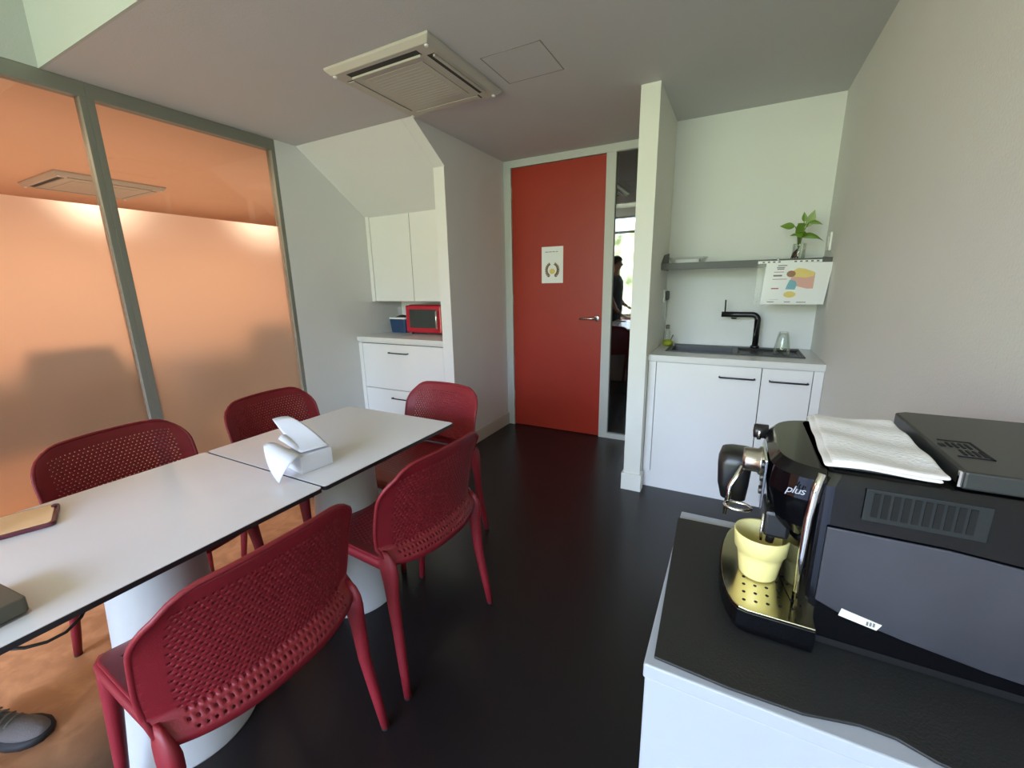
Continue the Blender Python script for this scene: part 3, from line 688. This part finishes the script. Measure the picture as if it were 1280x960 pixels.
def make_chair():
    e = empty('dining_chair', (0,0,0))
    q = MB(); q.smooth = True
    hexgrid(q, back_pt, 34, 28, -1, 1, 0, 1, .42, lambda u, t: abs(u) > .80 or t > .91 or t < .03)
    q.build('backrest', 'chair', e, solid=.007, local=True, merge=True, smooth=True)
    # rolled rim
    q = MB(); q.smooth = True
    P = [back_pt(-1, t/14) for t in range(1, 15)]+[back_pt(-1+2*k/16, 1) for k in range(1, 16)]+[back_pt(1, 1-t/14) for t in range(0, 14)]
    q.tube(P, [.0062]*len(P), 8); q.build('back_rim', 'chair', e, local=True)
    q = MB(); q.smooth = True; US = .8
    hexgrid(q, seat_pt, 30, 26, -1, 1, 0, 1, .36, lambda u, t: abs(u) > .82 or t > .86 or t < .03)
    q.build('seat', 'chair', e, solid=.008, local=True, merge=True, smooth=True)
    q = MB(); q.smooth = True    # seat skirt
    P = [seat_pt(-1, k/10)-Vector((0,0,.014)) for k in range(0, 10)]+[seat_pt(-1+k/8, 1)-Vector((0,0,.012)) for k in range(17)]+[seat_pt(1, 1-k/10)-Vector((0,0,.014)) for k in range(1, 11)]
    rings = []
    for i, p in enumerate(P):
        d = (P[min(i+1,len(P)-1)]-P[max(i-1,0)]).normalized(); n = Vector((-d.y, d.x, 0)).normalized()
        rings.append([p+n*a+Vector((0,0,b)) for a, b in ((-.006,-.018),(.006,-.018),(.009,0),(.006,.014),(-.006,.014),(-.009,0))])
    q.loft(rings); q.build('seat_frame', 'chair', e, local=True)
    def leg(st):
        q = MB(); q.smooth = True; rings = []
        for (x, y, z, a, b) in st:
            rings.append([(x+a*math.cos(2*PI*k/14), y+b*math.sin(2*PI*k/14), z) for k in range(14)])
        q.loft(rings); return q
    for s in (-1, 1):
        fl = leg([(s*.186,.170,.448,.026,.030),(s*.190,.176,.42,.024,.028),(s*.197,.190,.32,.019,.021),(s*.206,.206,.16,.015,.017),(s*.215,.222,.006,.012,.013)]).build('leg', 'chair', e, local=True)
        MB().lathe([(.0125,.0005),(.0125,.006)], (s*.215,.222,0), 12).build('glide', 'glide', fl, local=True)
        bl = leg([(s*.228,-.186,.515,.005,.012),(s*.228,-.190,.500,.010,.026),(s*.227,-.194,.475,.016,.036),(s*.226,-.198,.445,.019,.037),(s*.227,-.202,.41,.019,.030),(s*.229,-.206,.36,.018,.024),(s*.230,-.214,.26,.016,.020),(s*.240,-.238,.10,.014,.016),(s*.246,-.252,.006,.012,.013)]).build('leg', 'chair', e, local=True)
        MB().lathe([(.0125,.0005),(.0125,.006)], (s*.246,-.252,0), 12).build('glide', 'glide', bl, local=True)
    return e
def copy_tree(o, parent=None):
    c = o.copy(); col.objects.link(c)
    if parent is not None: c.parent = parent
    for ch in list(o.children): copy_tree(ch, c)
    return c
proto = make_chair()
spots = [  # x, y, rotation (0 faces +y), label
    (-1.095, .465, PI/2, 'burgundy perforated chair nearest the camera at the near white table'),
    (-1.085, 1.075, PI/2-.05, 'burgundy perforated chair at the right side of the farther white table'),
    (-1.385, 1.545, PI-.08, 'burgundy perforated chair at the far head of the tables by the niche'),
    (-1.845, .655, -PI/2+.10, 'burgundy perforated chair against the glass at the near table, pen side'),
    (-1.85, 1.27, -PI/2+.06, 'burgundy perforated chair by the glass behind the tissue box'),
]
spots[3] = (*spots[3][:3], 'burgundy perforated chair between the near table and the glass partition')
for i, (x, y, rz, lb) in enumerate(spots):
    o = proto if i == 0 else copy_tree(proto)
    o.location = (x, y, 0); o.rotation_euler = (0, 0, rz); tag(o, lb, 'chair', 'burgundy perforated chairs around the white tables')

# ------------------------------------------------------------------ coffee counter
CX, CY0, CY1 = -.060, .436, .820
cc = empty('coffee_counter', (.19, .63, 0), 'white cabinet carrying the black coffee machine and mat', 'cabinet')
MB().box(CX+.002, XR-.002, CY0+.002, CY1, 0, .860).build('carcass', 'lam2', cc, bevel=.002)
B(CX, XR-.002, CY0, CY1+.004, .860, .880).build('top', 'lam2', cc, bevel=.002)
mp = [(-.050,.448),(.03,.4435),(.10,.446),(.150,.458),(.178,.458),(.205,.448),(.26,.441),(.43,.441),(.43,.808),(-.063,.790)]
tag(MB().prism(mp, .8802, .884, 'z').build('rubber_mat', 'mat', bevel=.001), 'black rubber mat covering the white coffee counter', 'mat')

# coffee machine --------------------------------------------------
ZM = .884
cm = empty('coffee_machine', (.22, .66, ZM), 'large glossy black bean-to-cup coffee machine on the white counter', 'coffee machine')
YN0, YF = .556, .775
def outline(x0, r, xr=.425, y0=YN0, y1=YF):
    out = [(xr, y0)]
    for k in range(9):
        a = k/8*PI/2
        out.append((x0+r-r*math.sin(a), y0+r-r*math.cos(a)))
    for k in range(9):
        a = k/8*PI/2
        out.append((x0+r-r*math.cos(a), y1-r+r*math.sin(a)))
    out.append((xr, y1)); return out
# rear body (full height)
def ol3(pts, z): return [(a, b, z) for a, b in pts]
q = MB(); q.smooth = False
q.loft([ol3(outline(.100,.02), ZM+.012), ol3(outline(.098,.02), ZM+.05), ol3(outline(.098,.02), 1.095), ol3(outline(.104,.02,.42,YN0+.006,YF-.006), 1.110)])
q.build('body', 'bgloss', cm, bevel=.002)
q = MB(); q.loft([ol3(outline(.11,.02,.42,YN0+.004,YF-.004), ZM+.001), ol3(outline(.11,.02,.42,YN0+.004,YF-.004), ZM+.012)]); q.build('foot_plate', 'bsat', cm)
# head overhanging the tray
q = MB()
hd = lambda x0, ins: [(.11,YN0+ins)]+[(x0+.045-.045*math.sin(k/8*PI/2), YN0+ins+.05-.05*math.cos(k/8*PI/2)) for k in range(9)]+[(x0+.05-.05*math.cos(k/8*PI/2), YF-ins-.06+.06*math.sin(k/8*PI/2)) for k in range(9)]+[(.11,YF-ins)]
q.loft([ol3(hd(.070,.022), 1.012), ol3(hd(.060,.012), 1.03), ol3(hd(.054,.004), 1.07), ol3(hd(.056,.003), 1.098), ol3(hd(.066,.010), 1.110)])
q.build('brew_head', 'bgloss', cm, bevel=.002)
# raised olive top recess line
q = MB(); q.box(.118, .2, YN0+.02, YF-.02, 1.110, 1.1125); q.build('top_tray', 'bsat', cm, bevel=.002)
# chrome strip at front edge of the near side
q = MB(); q.smooth = True
P = [(.104,YN0-.0005,1.1085),(.100,YN0-.001,1.085),(.0975,YN0-.001,1.05),(.0968,YN0-.001,1.0),(.097,YN0-.001,.95)]
q.tube(P, [.004,.0045,.0045,.004,.003], 8); q.build('chrome_trim', 'chrome', cm)
# near side panel (dusty matt)
q = MB(); q.prism([(.116,.948),(.145,.936),(.20,.925),(.27,.915),(.42,.905),(.42,1.030),(.22,1.046),(.116,1.046)], YN0-.004, YN0-.001, 'y'); q.build('side_panel', 'bmat', cm, bevel=.0015)
q = MB(); q.box(.145,.245,YN0-.0025,YN0-.001,1.062,1.100); q.build('vent_panel', 'ventp', cm, bevel=.001)
q = MB()
for k in range(10): q.box(.152+.0085*k, .1575+.0085*k, YN0-.0035, YN0-.0024, 1.068, 1.096)
q.build('vent_slots', 'bhole', cm)
# rear lid (raised hopper lid)
q = MB(); q.prism([(.222,YN0+.008),(.425,YN0+.008),(.425,.79),(.40,.80),(.235,.80),(.222,.79)], 1.1115, 1.131, 'z'); lid = q.build('hopper_lid', 'lid', cm, bevel=.0025)
q = MB(); q.box(.2195,.2222,YN0+.012,YN0+.016,1.1125,1.129); q.build('lid_clip', 'chrome', lid)
q = MB()
for (a, b, c, d_) in ((.232,.262,.612,.6145),(.232,.262,.669,.6715),(.2595,.262,.612,.6715)): q.box(a,b,c,d_,1.131,1.1318)
q.build('engraved_frame', 'bhole', lid)
q = MB()
for k in range(4):
    q.box(.236+.0055*k, .2385+.0055*k, .645, .662, 1.131, 1.1318); q.box(.240+.0055*k, .2425+.0055*k, .620, .637, 1.131, 1.1318)
q.box(.2275,.2325,.645,.655,1.131,1.1318)
q.build('engraved_marks', 'bhole', lid)
# drip tray
q = MB()
def trayo(ins=0):
    out = [(.118,YN0-.024+ins),(.046+ins,YN0-.024+ins)]
    for k in range(1, 14):
        a = k/14*PI; out.append((.046+ins-(.034)*math.sin(a)**.8, .640-(.108-ins)*math.cos(a)))
    out += [(.046+ins,.748-ins),(.118,.748-ins)]
    return out
q.loft([ol3(trayo(.004), ZM+.001), ol3(trayo(0), ZM+.012), ol3(trayo(0), .918)]); tray = q.build('drip_tray', 'bgloss', cm, bevel=.001)
# perforated chrome plate: grid with round holes via small dark discs sunk in
q = MB(); q.prism(trayo(.0015), .918, .9205, 'z'); plate = q.build('drip_plate', 'gold', tray, bevel=.0008)
q = MB()
for i in range(5):
    for j in range(8):
        q.lathe([(.0022,.9205),(.0022,.9208)], (.043+.0135*i, .552+.0165*j+.002*i, 0), 10)
q.build('drip_holes', 'bhole', plate)
# cavity back behind cup with reflective panel
q = MB(); q.smooth = True; q.grid(lambda u, v: (.0965-.012*math.sin(PI*u), .575+.17*u, .922+.09*v), 12, 4); q.build('cavity_panel', 'bgloss', cm)
# coffee spouts
sp = empty('coffee_spout', (0,0,0)); sp.parent = cm
sp.location = Vector((.07,.625,1.0))-Vector(cm.location)
q = MB(); q.box(-.012,.018,-.03,.03,-.008,.03); q.build('spout_block', 'bsat', sp, bevel=.005, local=True)
for s in (-1, 1):
    q = MB(); q.smooth = True; q.tube([(.0,s*.014,-.005),(-.002,s*.014,-.022)], [.006,.005], 10); q.build('nozzle', 'bsat', sp, local=True)
q = MB(); q.smooth = True; q.tube([(-.013,-.028,.024),(-.014,-.029,.0),(-.013,-.029,-.014)], .0018, 8); q.build('chrome_edge', 'chrome', sp, local=True)
# front control plate + knob
q = MB(); q.prism([(.600,1.028),(.660,1.040),(.672,1.098),(.592,1.100)], .0505, .054, 'x'); pc = q.build('control_plate', 'chrome', cm, bevel=.001)
for k in range(3):
    q = MB(); q.lathe([(.0,.0485),(.0055,.0487),(.006,.0505)], (0,.618,1.085-.0185*k), 12, True, 'x'); q.build('button', 'bsat', pc)
kn = MB(); kn.smooth = True; kn.lathe([(.0,.027),(.015,.028),(.017,.031),(.017,.046),(.020,.048),(.020,.052)], (0,.648,1.078), 28, True, 'x'); kn.build('dial_knob', 'steel', pc)
q = MB(); q.smooth = True; q.lathe([(.0,.040),(.010,.041),(.011,.044),(.011,.060)], (0,.722,1.098), 20, True, 'x'); q.build('steam_knob', 'bsat', cm)
q = MB(); q.smooth = True; q.lathe([(.0118,.046),(.0118,.051)], (0,.722,1.096), 20, True, 'x'); q.build('steam_knob_ring', 'chrome', cm)
# milk frother: black container arm on the far front
q = MB(); q.smooth = True
q.loft([rr3(.004,.040,.700,.745,.010,.985), rr3(-.002,.042,.695,.750,.012,1.01), rr3(-.004,.044,.692,.752,.014,1.045), rr3(.0,.046,.695,.750,.014,1.060), rr3(.006,.044,.700,.744,.012,1.063)])
q.build('milk_frother', 'bsat', cm)
q = MB(); q.smooth = True; q.tube([(.030,.675,1.055),(.016,.672,1.02),(.012,.670,.975)], [.004,.004,.0035], 8); q.build('steam_wand', 'chrome', cm)
q = MB(); q.smooth = True; q.tube([(.028+.018*math.cos(a), .652+.012*math.sin(a), 1.0) for a in [k*PI/8 for k in range(17)]], .0025, 6); q.build('wand_ring', 'chrome', cm)
# label
q = MB(); q.prism([(.128,.588),(.164,.588),(.168,.603),(.130,.596)], .8845, .8848, 'z')
q = MB(); q.prism([(.140,.9365),(.176,.9300),(.180,.9385),(.142,.9465)], YN0-.0055, YN0-.0045, 'y'); lb = q.build('rating_label', 'whitep', cm)
q = MB(); 
for k in range(3): q.box(.166+.003*k,.168+.003*k,YN0-.0060,YN0-.0055,.9335,.9385)
q.build('label_print', 'ink', lb)
# script lettering on the head
def text(body, size, loc, rot, matn, parent, name='lettering', shear=.3):
    cu = bpy.data.curves.new(name, 'FONT'); cu.body = body; cu.size = size; cu.extrude = .0003; cu.shear = shear; cu.space_character = .9
    o = bpy.data.objects.new(name, cu); cu.materials.append(M[matn]); col.objects.link(o); o.parent = parent
    bpy.context.view_layer.update()
    me = bpy.data.meshes.new_from_object(o.evaluated_get(bpy.context.evaluated_depsgraph_get())); bpy.data.objects.remove(o)
    o = bpy.data.objects.new(name, me); col.objects.link(o); o.parent = parent
    o.rotation_euler = rot; o.location = Vector(loc)-Vector(parent.location); return o
text('plus', .0135, (.071,YN0+.0005,1.079), (PI/2,0,-.10), 'steel', cm)

# folded cloth on the machine
def cloth_fn(u, v):
    x = .120+.088*u+.012*(1-v)*(1-u); y = YN0+.006+.205*v
    x = (.112+.006*v)*(1-u)+(.214)*u
    z = 1.1170+.004*math.sin(6*u+2*v)*.3+.0015*math.sin(17*v+3*u)
    return Vector((x, y, z))
fc_ = empty('folded_cloth', (.165, .66, 1.111), 'folded off-white cloth lying on top of the coffee machine', 'cloth')
q = MB(); q.smooth = True
q.grid(lambda u, v: cloth_fn(u, v)+Vector((0,0,.004)), 16, 18); q.build('upper_layer', 'cloth', fc_, solid=.005, subsurf=1)
q = MB(); q.smooth = True
q.grid(lambda u, v: cloth_fn(u*.97-.03, v*1.0)+Vector((-.004*(1-u),-.003*(1-v),.0005)), 16, 18); q.build('lower_layer', 'cloth', fc_, solid=.004, subsurf=1)

# cup
cp = empty('coffee_cup', (.060, .618, .921), 'pale yellow ceramic espresso cup under the coffee spout', 'cup')
q = MB(); q.smooth = True; z0 = .9212; c0 = (.060,.618,0)
q.lathe([(.0,z0),(.0215,z0),(.0235,z0+.003),(.0275,z0+.030),(.0300,z0+.040),(.0322,z0+.041),(.0345,z0+.064),(.0340,z0+.0655),(.0318,z0+.064),(.0285,z0+.040),(.0205,z0+.006),(.0,z0+.005)], c0, 48, False)
q.build('cup_body', 'cup', cp, merge=True)
q = MB(); q.lathe([(.0,z0+.030),(.0262,z0+.030)], c0, 40, False); q.build('coffee', 'coffee', cp)

# ------------------------------------------------------------------ person at the left (only a shoe shows, and a silhouette in the sidelight)
pe = empty('person', (-1.80, -.02, 0), 'person standing at the left table end in grey sneakers', 'person')
def skin(name, verts, edges, radii, matn, root=0, sub=2):
    me = bpy.data.meshes.new(name); me.from_pydata([tuple(Vector(v)-Vector(pe.location)) for v in verts], edges, []); me.materials.append(M[matn])
    o = bpy.data.objects.new(name, me); col.objects.link(o); o.parent = pe
    md = o.modifiers.new('skin', 'SKIN'); md.use_smooth_shade = True
    for i, r in enumerate(radii):
        rr = r if isinstance(r, tuple) else (r, r)
        me.skin_vertices[0].data[i].radius = rr
    me.skin_vertices[0].data[root].use_root = True
    s = o.modifiers.new('sub', 'SUBSURF'); s.levels = sub; s.render_levels = sub
    return o
px, py = -1.80, -.10
J = [(px,py,.95),(px,py,1.12),(px,py,1.30),(px,py,1.41),(px+.008,py,1.49),(px+.022,py,1.56),(px+.020,py,1.635),(px+.010,py,1.70),
     (px,py+.16,1.39),(px-.02,py+.23,1.13),(px+.08,py+.24,.92),(px+.14,py+.23,.86),
     (px,py-.16,1.39),(px-.02,py-.23,1.13),(px+.10,py-.22,.97),(px+.17,py-.20,.94),
     (px,py+.09,.88),(px-.02,py+.15,.50),(px-.055,py+.20,.09),
     (px,py-.09,.88),(px,py-.11,.50),(px-.02,py-.12,.09),
     (px+.118,py,1.605),(px,py+.082,1.62),(px,py-.082,1.62)]
E_ = [(0,1),(1,2),(2,3),(3,4),(4,5),(5,6),(6,7),(3,8),(8,9),(9,10),(10,11),(3,12),(12,13),(13,14),(14,15),(0,16),(16,17),(17,18),(0,19),(19,20),(20,21),(6,22),(6,23),(6,24)]
R_ = [(.10,.12),(.09,.12),(.09,.13),(.055,.075),.044,(.062,.055),(.088,.070),(.070,.062),.048,.038,.031,.028,.048,.038,.031,.028,.075,.05,.036,.075,.05,.036,.010,.012,.012]
body = skin('body', J, E_, R_, 'skin')
def ell(cx, cy, z, a, b, n=24): return [(cx+a*math.cos(2*PI*k/n), cy+b*math.sin(2*PI*k/n), z) for k in range(n)]
q = MB(); q.smooth = True
q.loft([ell(px,py,.90,.125,.172), ell(px,py,.98,.122,.168), ell(px,py,1.10,.118,.158), ell(px,py,1.25,.128,.175), ell(px,py,1.35,.120,.190), ell(px,py,1.41,.095,.170), ell(px,py,1.445,.068,.105), ell(px+.004,py,1.462,.056,.064)])
for sg in (-1, 1): q.tube([(px,py+sg*.12,1.39),(px,py+sg*.175,1.375),(px-.008,py+sg*.205,1.30),(px-.014,py+sg*.222,1.20)], [.060,.064,.060,.056], 16)
q.build('shirt', 'shirt', pe)
q = MB(); q.smooth = True
q.loft([ell(px,py,.80,.112,.165), ell(px,py,.88,.125,.172), ell(px,py,.96,.119,.162), ell(px,py,1.0,.115,.155)])
for jx in (16, 19):
    A, Bk, Cc = [Vector(v) for v in J[jx:jx+3]]
    q.tube([A+Vector((0,0,.02)), A.lerp(Bk,.35), Bk+Vector((0,0,.03)), Bk.lerp(Cc,.4), Cc+Vector((0,0,.0))], [.098,.088,.068,.064,.058], 18)
q.build('trousers', 'jeans', pe)
# face
fx, fz = px+.020, 1.635
for sg in (-1, 1):
    q = MB(); q.smooth = True; q.lathe([(.0,fx+.088),(.008,fx+.084),(.012,fx+.070)], (0,py+sg*.031,fz-.005), 14, True, 'x'); q.build('eye', 'paper', pe)
    q = MB(); q.smooth = True; q.lathe([(.0,fx+.0895),(.0048,fx+.087)], (0,py+sg*.031,fz-.005), 12, True, 'x'); q.build('pupil', 'hair', pe)
    q = MB(); q.smooth = True; q.tube([(fx+.080,py+sg*.018,fz+.018),(fx+.082,py+sg*.032,fz+.022),(fx+.068,py+sg*.048,fz+.016)], .003, 6); q.build('eyebrow', 'hair', pe)
q = MB(); q.smooth = True; q.tube([(fx+.064,py-.022,fz-.072),(fx+.078,py-.010,fz-.069),(fx+.080,py,fz-.071),(fx+.078,py+.010,fz-.069),(fx+.064,py+.022,fz-.072)], .004, 8); q.build('mouth', 'inkred', pe)
hr = MB(); hr.smooth = True
def hairf(u, v):
    th = 2*PI*u; front = max(0, math.cos(th)); lim = .60-.22*front
    ph = v*PI*lim
    return (px+.006+.097*math.sin(ph)*math.cos(th), py+.082*math.sin(ph)*math.sin(th), 1.650+.105*math.cos(ph))
hr.grid(hairf, 28, 10)
hr.build('hair', 'hair', pe, solid=.012)
for (bx_, by_, sy) in ((px+.14,py+.23,1),(px+.17,py-.20,-1)):
    zz = .86 if sy == 1 else .94
    hv = [(bx_,by_,zz)]; he = []; hr_ = [(.026,.018)]
    hv.append((bx_+.045,by_,zz-.03)); he.append((0,1)); hr_.append((.030,.014))
    for k, (dy, ln) in enumerate(((-.027,.058),(-.009,.068),(.009,.064),(.027,.050))):
        b = len(hv); hv += [(bx_+.07,by_+dy,zz-.045),(bx_+.07+ln*.55,by_+dy*1.15,zz-.07),(bx_+.07+ln*.8,by_+dy*1.15,zz-.10)]
        he += [(1,b),(b,b+1),(b+1,b+2)]; hr_ += [.009,.008,.007]
    b = len(hv); hv += [(bx_+.02,by_-sy*.04,zz-.02),(bx_+.05,by_-sy*.055,zz-.045)]; he += [(0,b),(b,b+1)]; hr_ += [.010,.009]
    skin('hand', hv, he, hr_, 'skin', sub=1)
def shoe(cx, cy, ang, name='shoe'):
    # built along local +x from heel to toe
    e = empty(name, (0,0,0)); e.parent = pe; e.location = Vector((cx,cy,0))-Vector(pe.location); e.rotation_euler = (0,0,ang)
    prof = [(-.135,.022,.050,.10),(-.12,.033,.055,.115),(-.08,.037,.055,.115),(-.03,.037,.05,.10),(.02,.043,.04,.078),(.07,.049,.03,.060),(.11,.044,.028,.052),(.135,.030,.024,.042),(.147,.014,.02,.030)]
    q = MB(); q.smooth = True; rings = []
    for x, w, _, h_ in prof:
        rings.append([(x, w*math.cos(a)*(1-.25*max(0,math.sin(a))), .018+max(0,math.sin(a))*(h_-.018)) for a in [k*PI/8 for k in range(9)]])
    q.loft(rings); q.build('upper', 'shoe', e, local=True, subsurf=1)
    q = MB(); q.smooth = True
    def so(z, g): 
        L_ = [(x, -(w+g)) for x, w, _, h_ in prof]; R2 = [(x, (w+g)) for x, w, _, h_ in prof[::-1]]
        return [(a, b, z) for a, b in L_+R2]
    q.loft([so(.0005,.002), so(.012,.006), so(.024,.003)]); q.build('sole', 'sole', e, local=True)
    for k in range(4):
        q = MB(); q.smooth = True; x = -.01+.020*k; hh_ = (.096,.088,.079,.071)[k]
        q.tube([(x,-.024,hh_*.80),(x+.002,-.012,hh_*.93),(x+.004,0,hh_*.985),(x+.002,.012,hh_*.93),(x,.024,hh_*.80)], .0028, 6); q.build('lace', 'greyp', e, local=True)
shoe(-1.885, .155, .45); shoe(-1.80, -.22, .1)

# ------------------------------------------------------------------ window wall behind the camera
W0, W1 = .50, 2.92
ww = MB().box(XL-.1, XR+.1, YW-.1, YW, 0, W0).box(XL-.1, XR+.1, YW-.1, YW, W1, ZH).box(XL-.1, XL+.06, YW-.1, YW, W0, W1).box(XR-.05, XR+.1, YW-.1, YW, W0, W1)
struct('wall_front', ww, 'wall')
wf = empty('window_6', (-1.2, YW-.05, W0), 'wide window wall behind the camera', 'window', kind='structure')
q = MB()
for x in (XL+.06, -2.05, -1.15, -.25, XR-.095): q.box(x, x+.045, YW-.08, YW-.03, W0, W1)
q.box(XL+.06, XR-.05, YW-.08, YW-.03, 2.52, 2.58).box(XL+.06, XR-.05, YW-.08, YW-.03, W0, W0+.05).box(XL+.06, XR-.05, YW-.08, YW-.03, W1-.05, W1)
q.build('window_frame', 'alu', wf)

# ------------------------------------------------------------------ world: trees below, sky above
w = bpy.data.worlds.new('world'); bpy.context.scene.world = w; w.use_nodes = True
N = w.node_tree.nodes; L = w.node_tree.links; N.clear()
out = N.new('ShaderNodeOutputWorld'); bg = N.new('ShaderNodeBackground'); L.new(bg.outputs[0], out.inputs[0])
tc = N.new('ShaderNodeTexCoord'); sp_ = N.new('ShaderNodeSeparateXYZ'); L.new(tc.outputs['Generated'], sp_.inputs[0])
n1 = N.new('ShaderNodeTexNoise'); n1.inputs['Scale'].default_value = 28; n1.inputs['Detail'].default_value = 8; L.new(tc.outputs['Generated'], n1.inputs['Vector'])
tr = N.new('ShaderNodeValToRGB'); el = tr.color_ramp.elements
el[0].position = .38; el[0].color = (.16,.22,.10,1); el[1].position = .62; el[1].color = (.90,1.05,.76,1)
L.new(n1.outputs[0], tr.inputs[0])
n2 = N.new('ShaderNodeTexNoise'); n2.inputs['Scale'].default_value = 9; L.new(tc.outputs['Generated'], n2.inputs['Vector'])
a1 = N.new('ShaderNodeMath'); a1.operation = 'MULTIPLY_ADD'; a1.inputs[1].default_value = .3; L.new(n2.outputs[0], a1.inputs[0]); L.new(sp_.outputs[2], a1.inputs[2])
mk = N.new('ShaderNodeMapRange'); mk.inputs[1].default_value = .28; mk.inputs[2].default_value = .38; L.new(a1.outputs[0], mk.inputs[0])
mxr = N.new('ShaderNodeMix'); mxr.data_type = 'RGBA'; mxr.inputs[7].default_value = (1.25,1.6,2.5,1)
L.new(mk.outputs[0], mxr.inputs[0]); L.new(tr.outputs[0], mxr.inputs[6])
L.new(mxr.outputs[2], bg.inputs[0]); bg.inputs[1].default_value = 15

def area(name, loc, rot, sx, sy, power, c, spread=PI, portal=False):
    d = bpy.data.lights.new(name, 'AREA'); d.shape = 'RECTANGLE'; d.size = sx; d.size_y = sy; d.energy = power; d.color = c; d.spread = spread
    o = bpy.data.objects.new(name, d); col.objects.link(o); o.location = loc; o.rotation_euler = rot
    if portal: d.cycles.is_portal = True
    return o
area('window_portal', ((XL+XR)/2, YW-.12, (W0+W1)/2), (PI/2, 0, 0), 3.4, 2.45, 1, (1,1,1), portal=True)
# next room warm lights
for i, (x, y) in enumerate([(-4.3,.3),(-4.3,1.6),(-4.3,2.9),(-6.9,.6),(-6.9,2.2),(-6.9,3.9)]):
    area('downlight', (x, y, ZC-.03), (0,0,0), .3, .3, 20, (1.0,.76,.54))
area('ceiling_fill', (-4.9, 1.8, 1.6), (PI,0,0), 3.2, 4.4, 32, (1.0,.76,.54))  # unseen upward fill, added to brighten the ceiling of the next room
# ------------------------------------------------------------------ camera
f, yaw, pitch, roll, hh = 525.09, .4883, .2313, -.0185, 1.3246
cy_, sy_ = math.cos(yaw), math.sin(yaw)
fwd = Vector((-sy_*math.cos(pitch), cy_*math.cos(pitch), -math.sin(pitch)))
rt = Vector((cy_, sy_, 0)); up = rt.cross(fwd)
r2_ = math.cos(roll)*rt+math.sin(roll)*up; u2_ = -math.sin(roll)*rt+math.cos(roll)*up
cam = bpy.data.cameras.new('camera'); co = bpy.data.objects.new('camera', cam); col.objects.link(co)
mtx = Matrix((( r2_.x, u2_.x, -fwd.x, 0), (r2_.y, u2_.y, -fwd.y, 0), (r2_.z, u2_.z, -fwd.z, hh), (0,0,0,1)))
co.matrix_world = mtx; cam.sensor_width = 36; cam.lens = f/1280*36; cam.clip_start = .02
s = bpy.context.scene; s.camera = co
s.view_settings.view_transform = 'Standard'; s.view_settings.look = 'None'; s.view_settings.exposure = 0; s.view_settings.gamma = 1.05
s.cycles.max_bounces = 10; s.cycles.diffuse_bounces = 5; s.cycles.transparent_max_bounces = 12; s.cycles.caustics_refractive = True
s.cycles.sample_clamp_indirect = 6
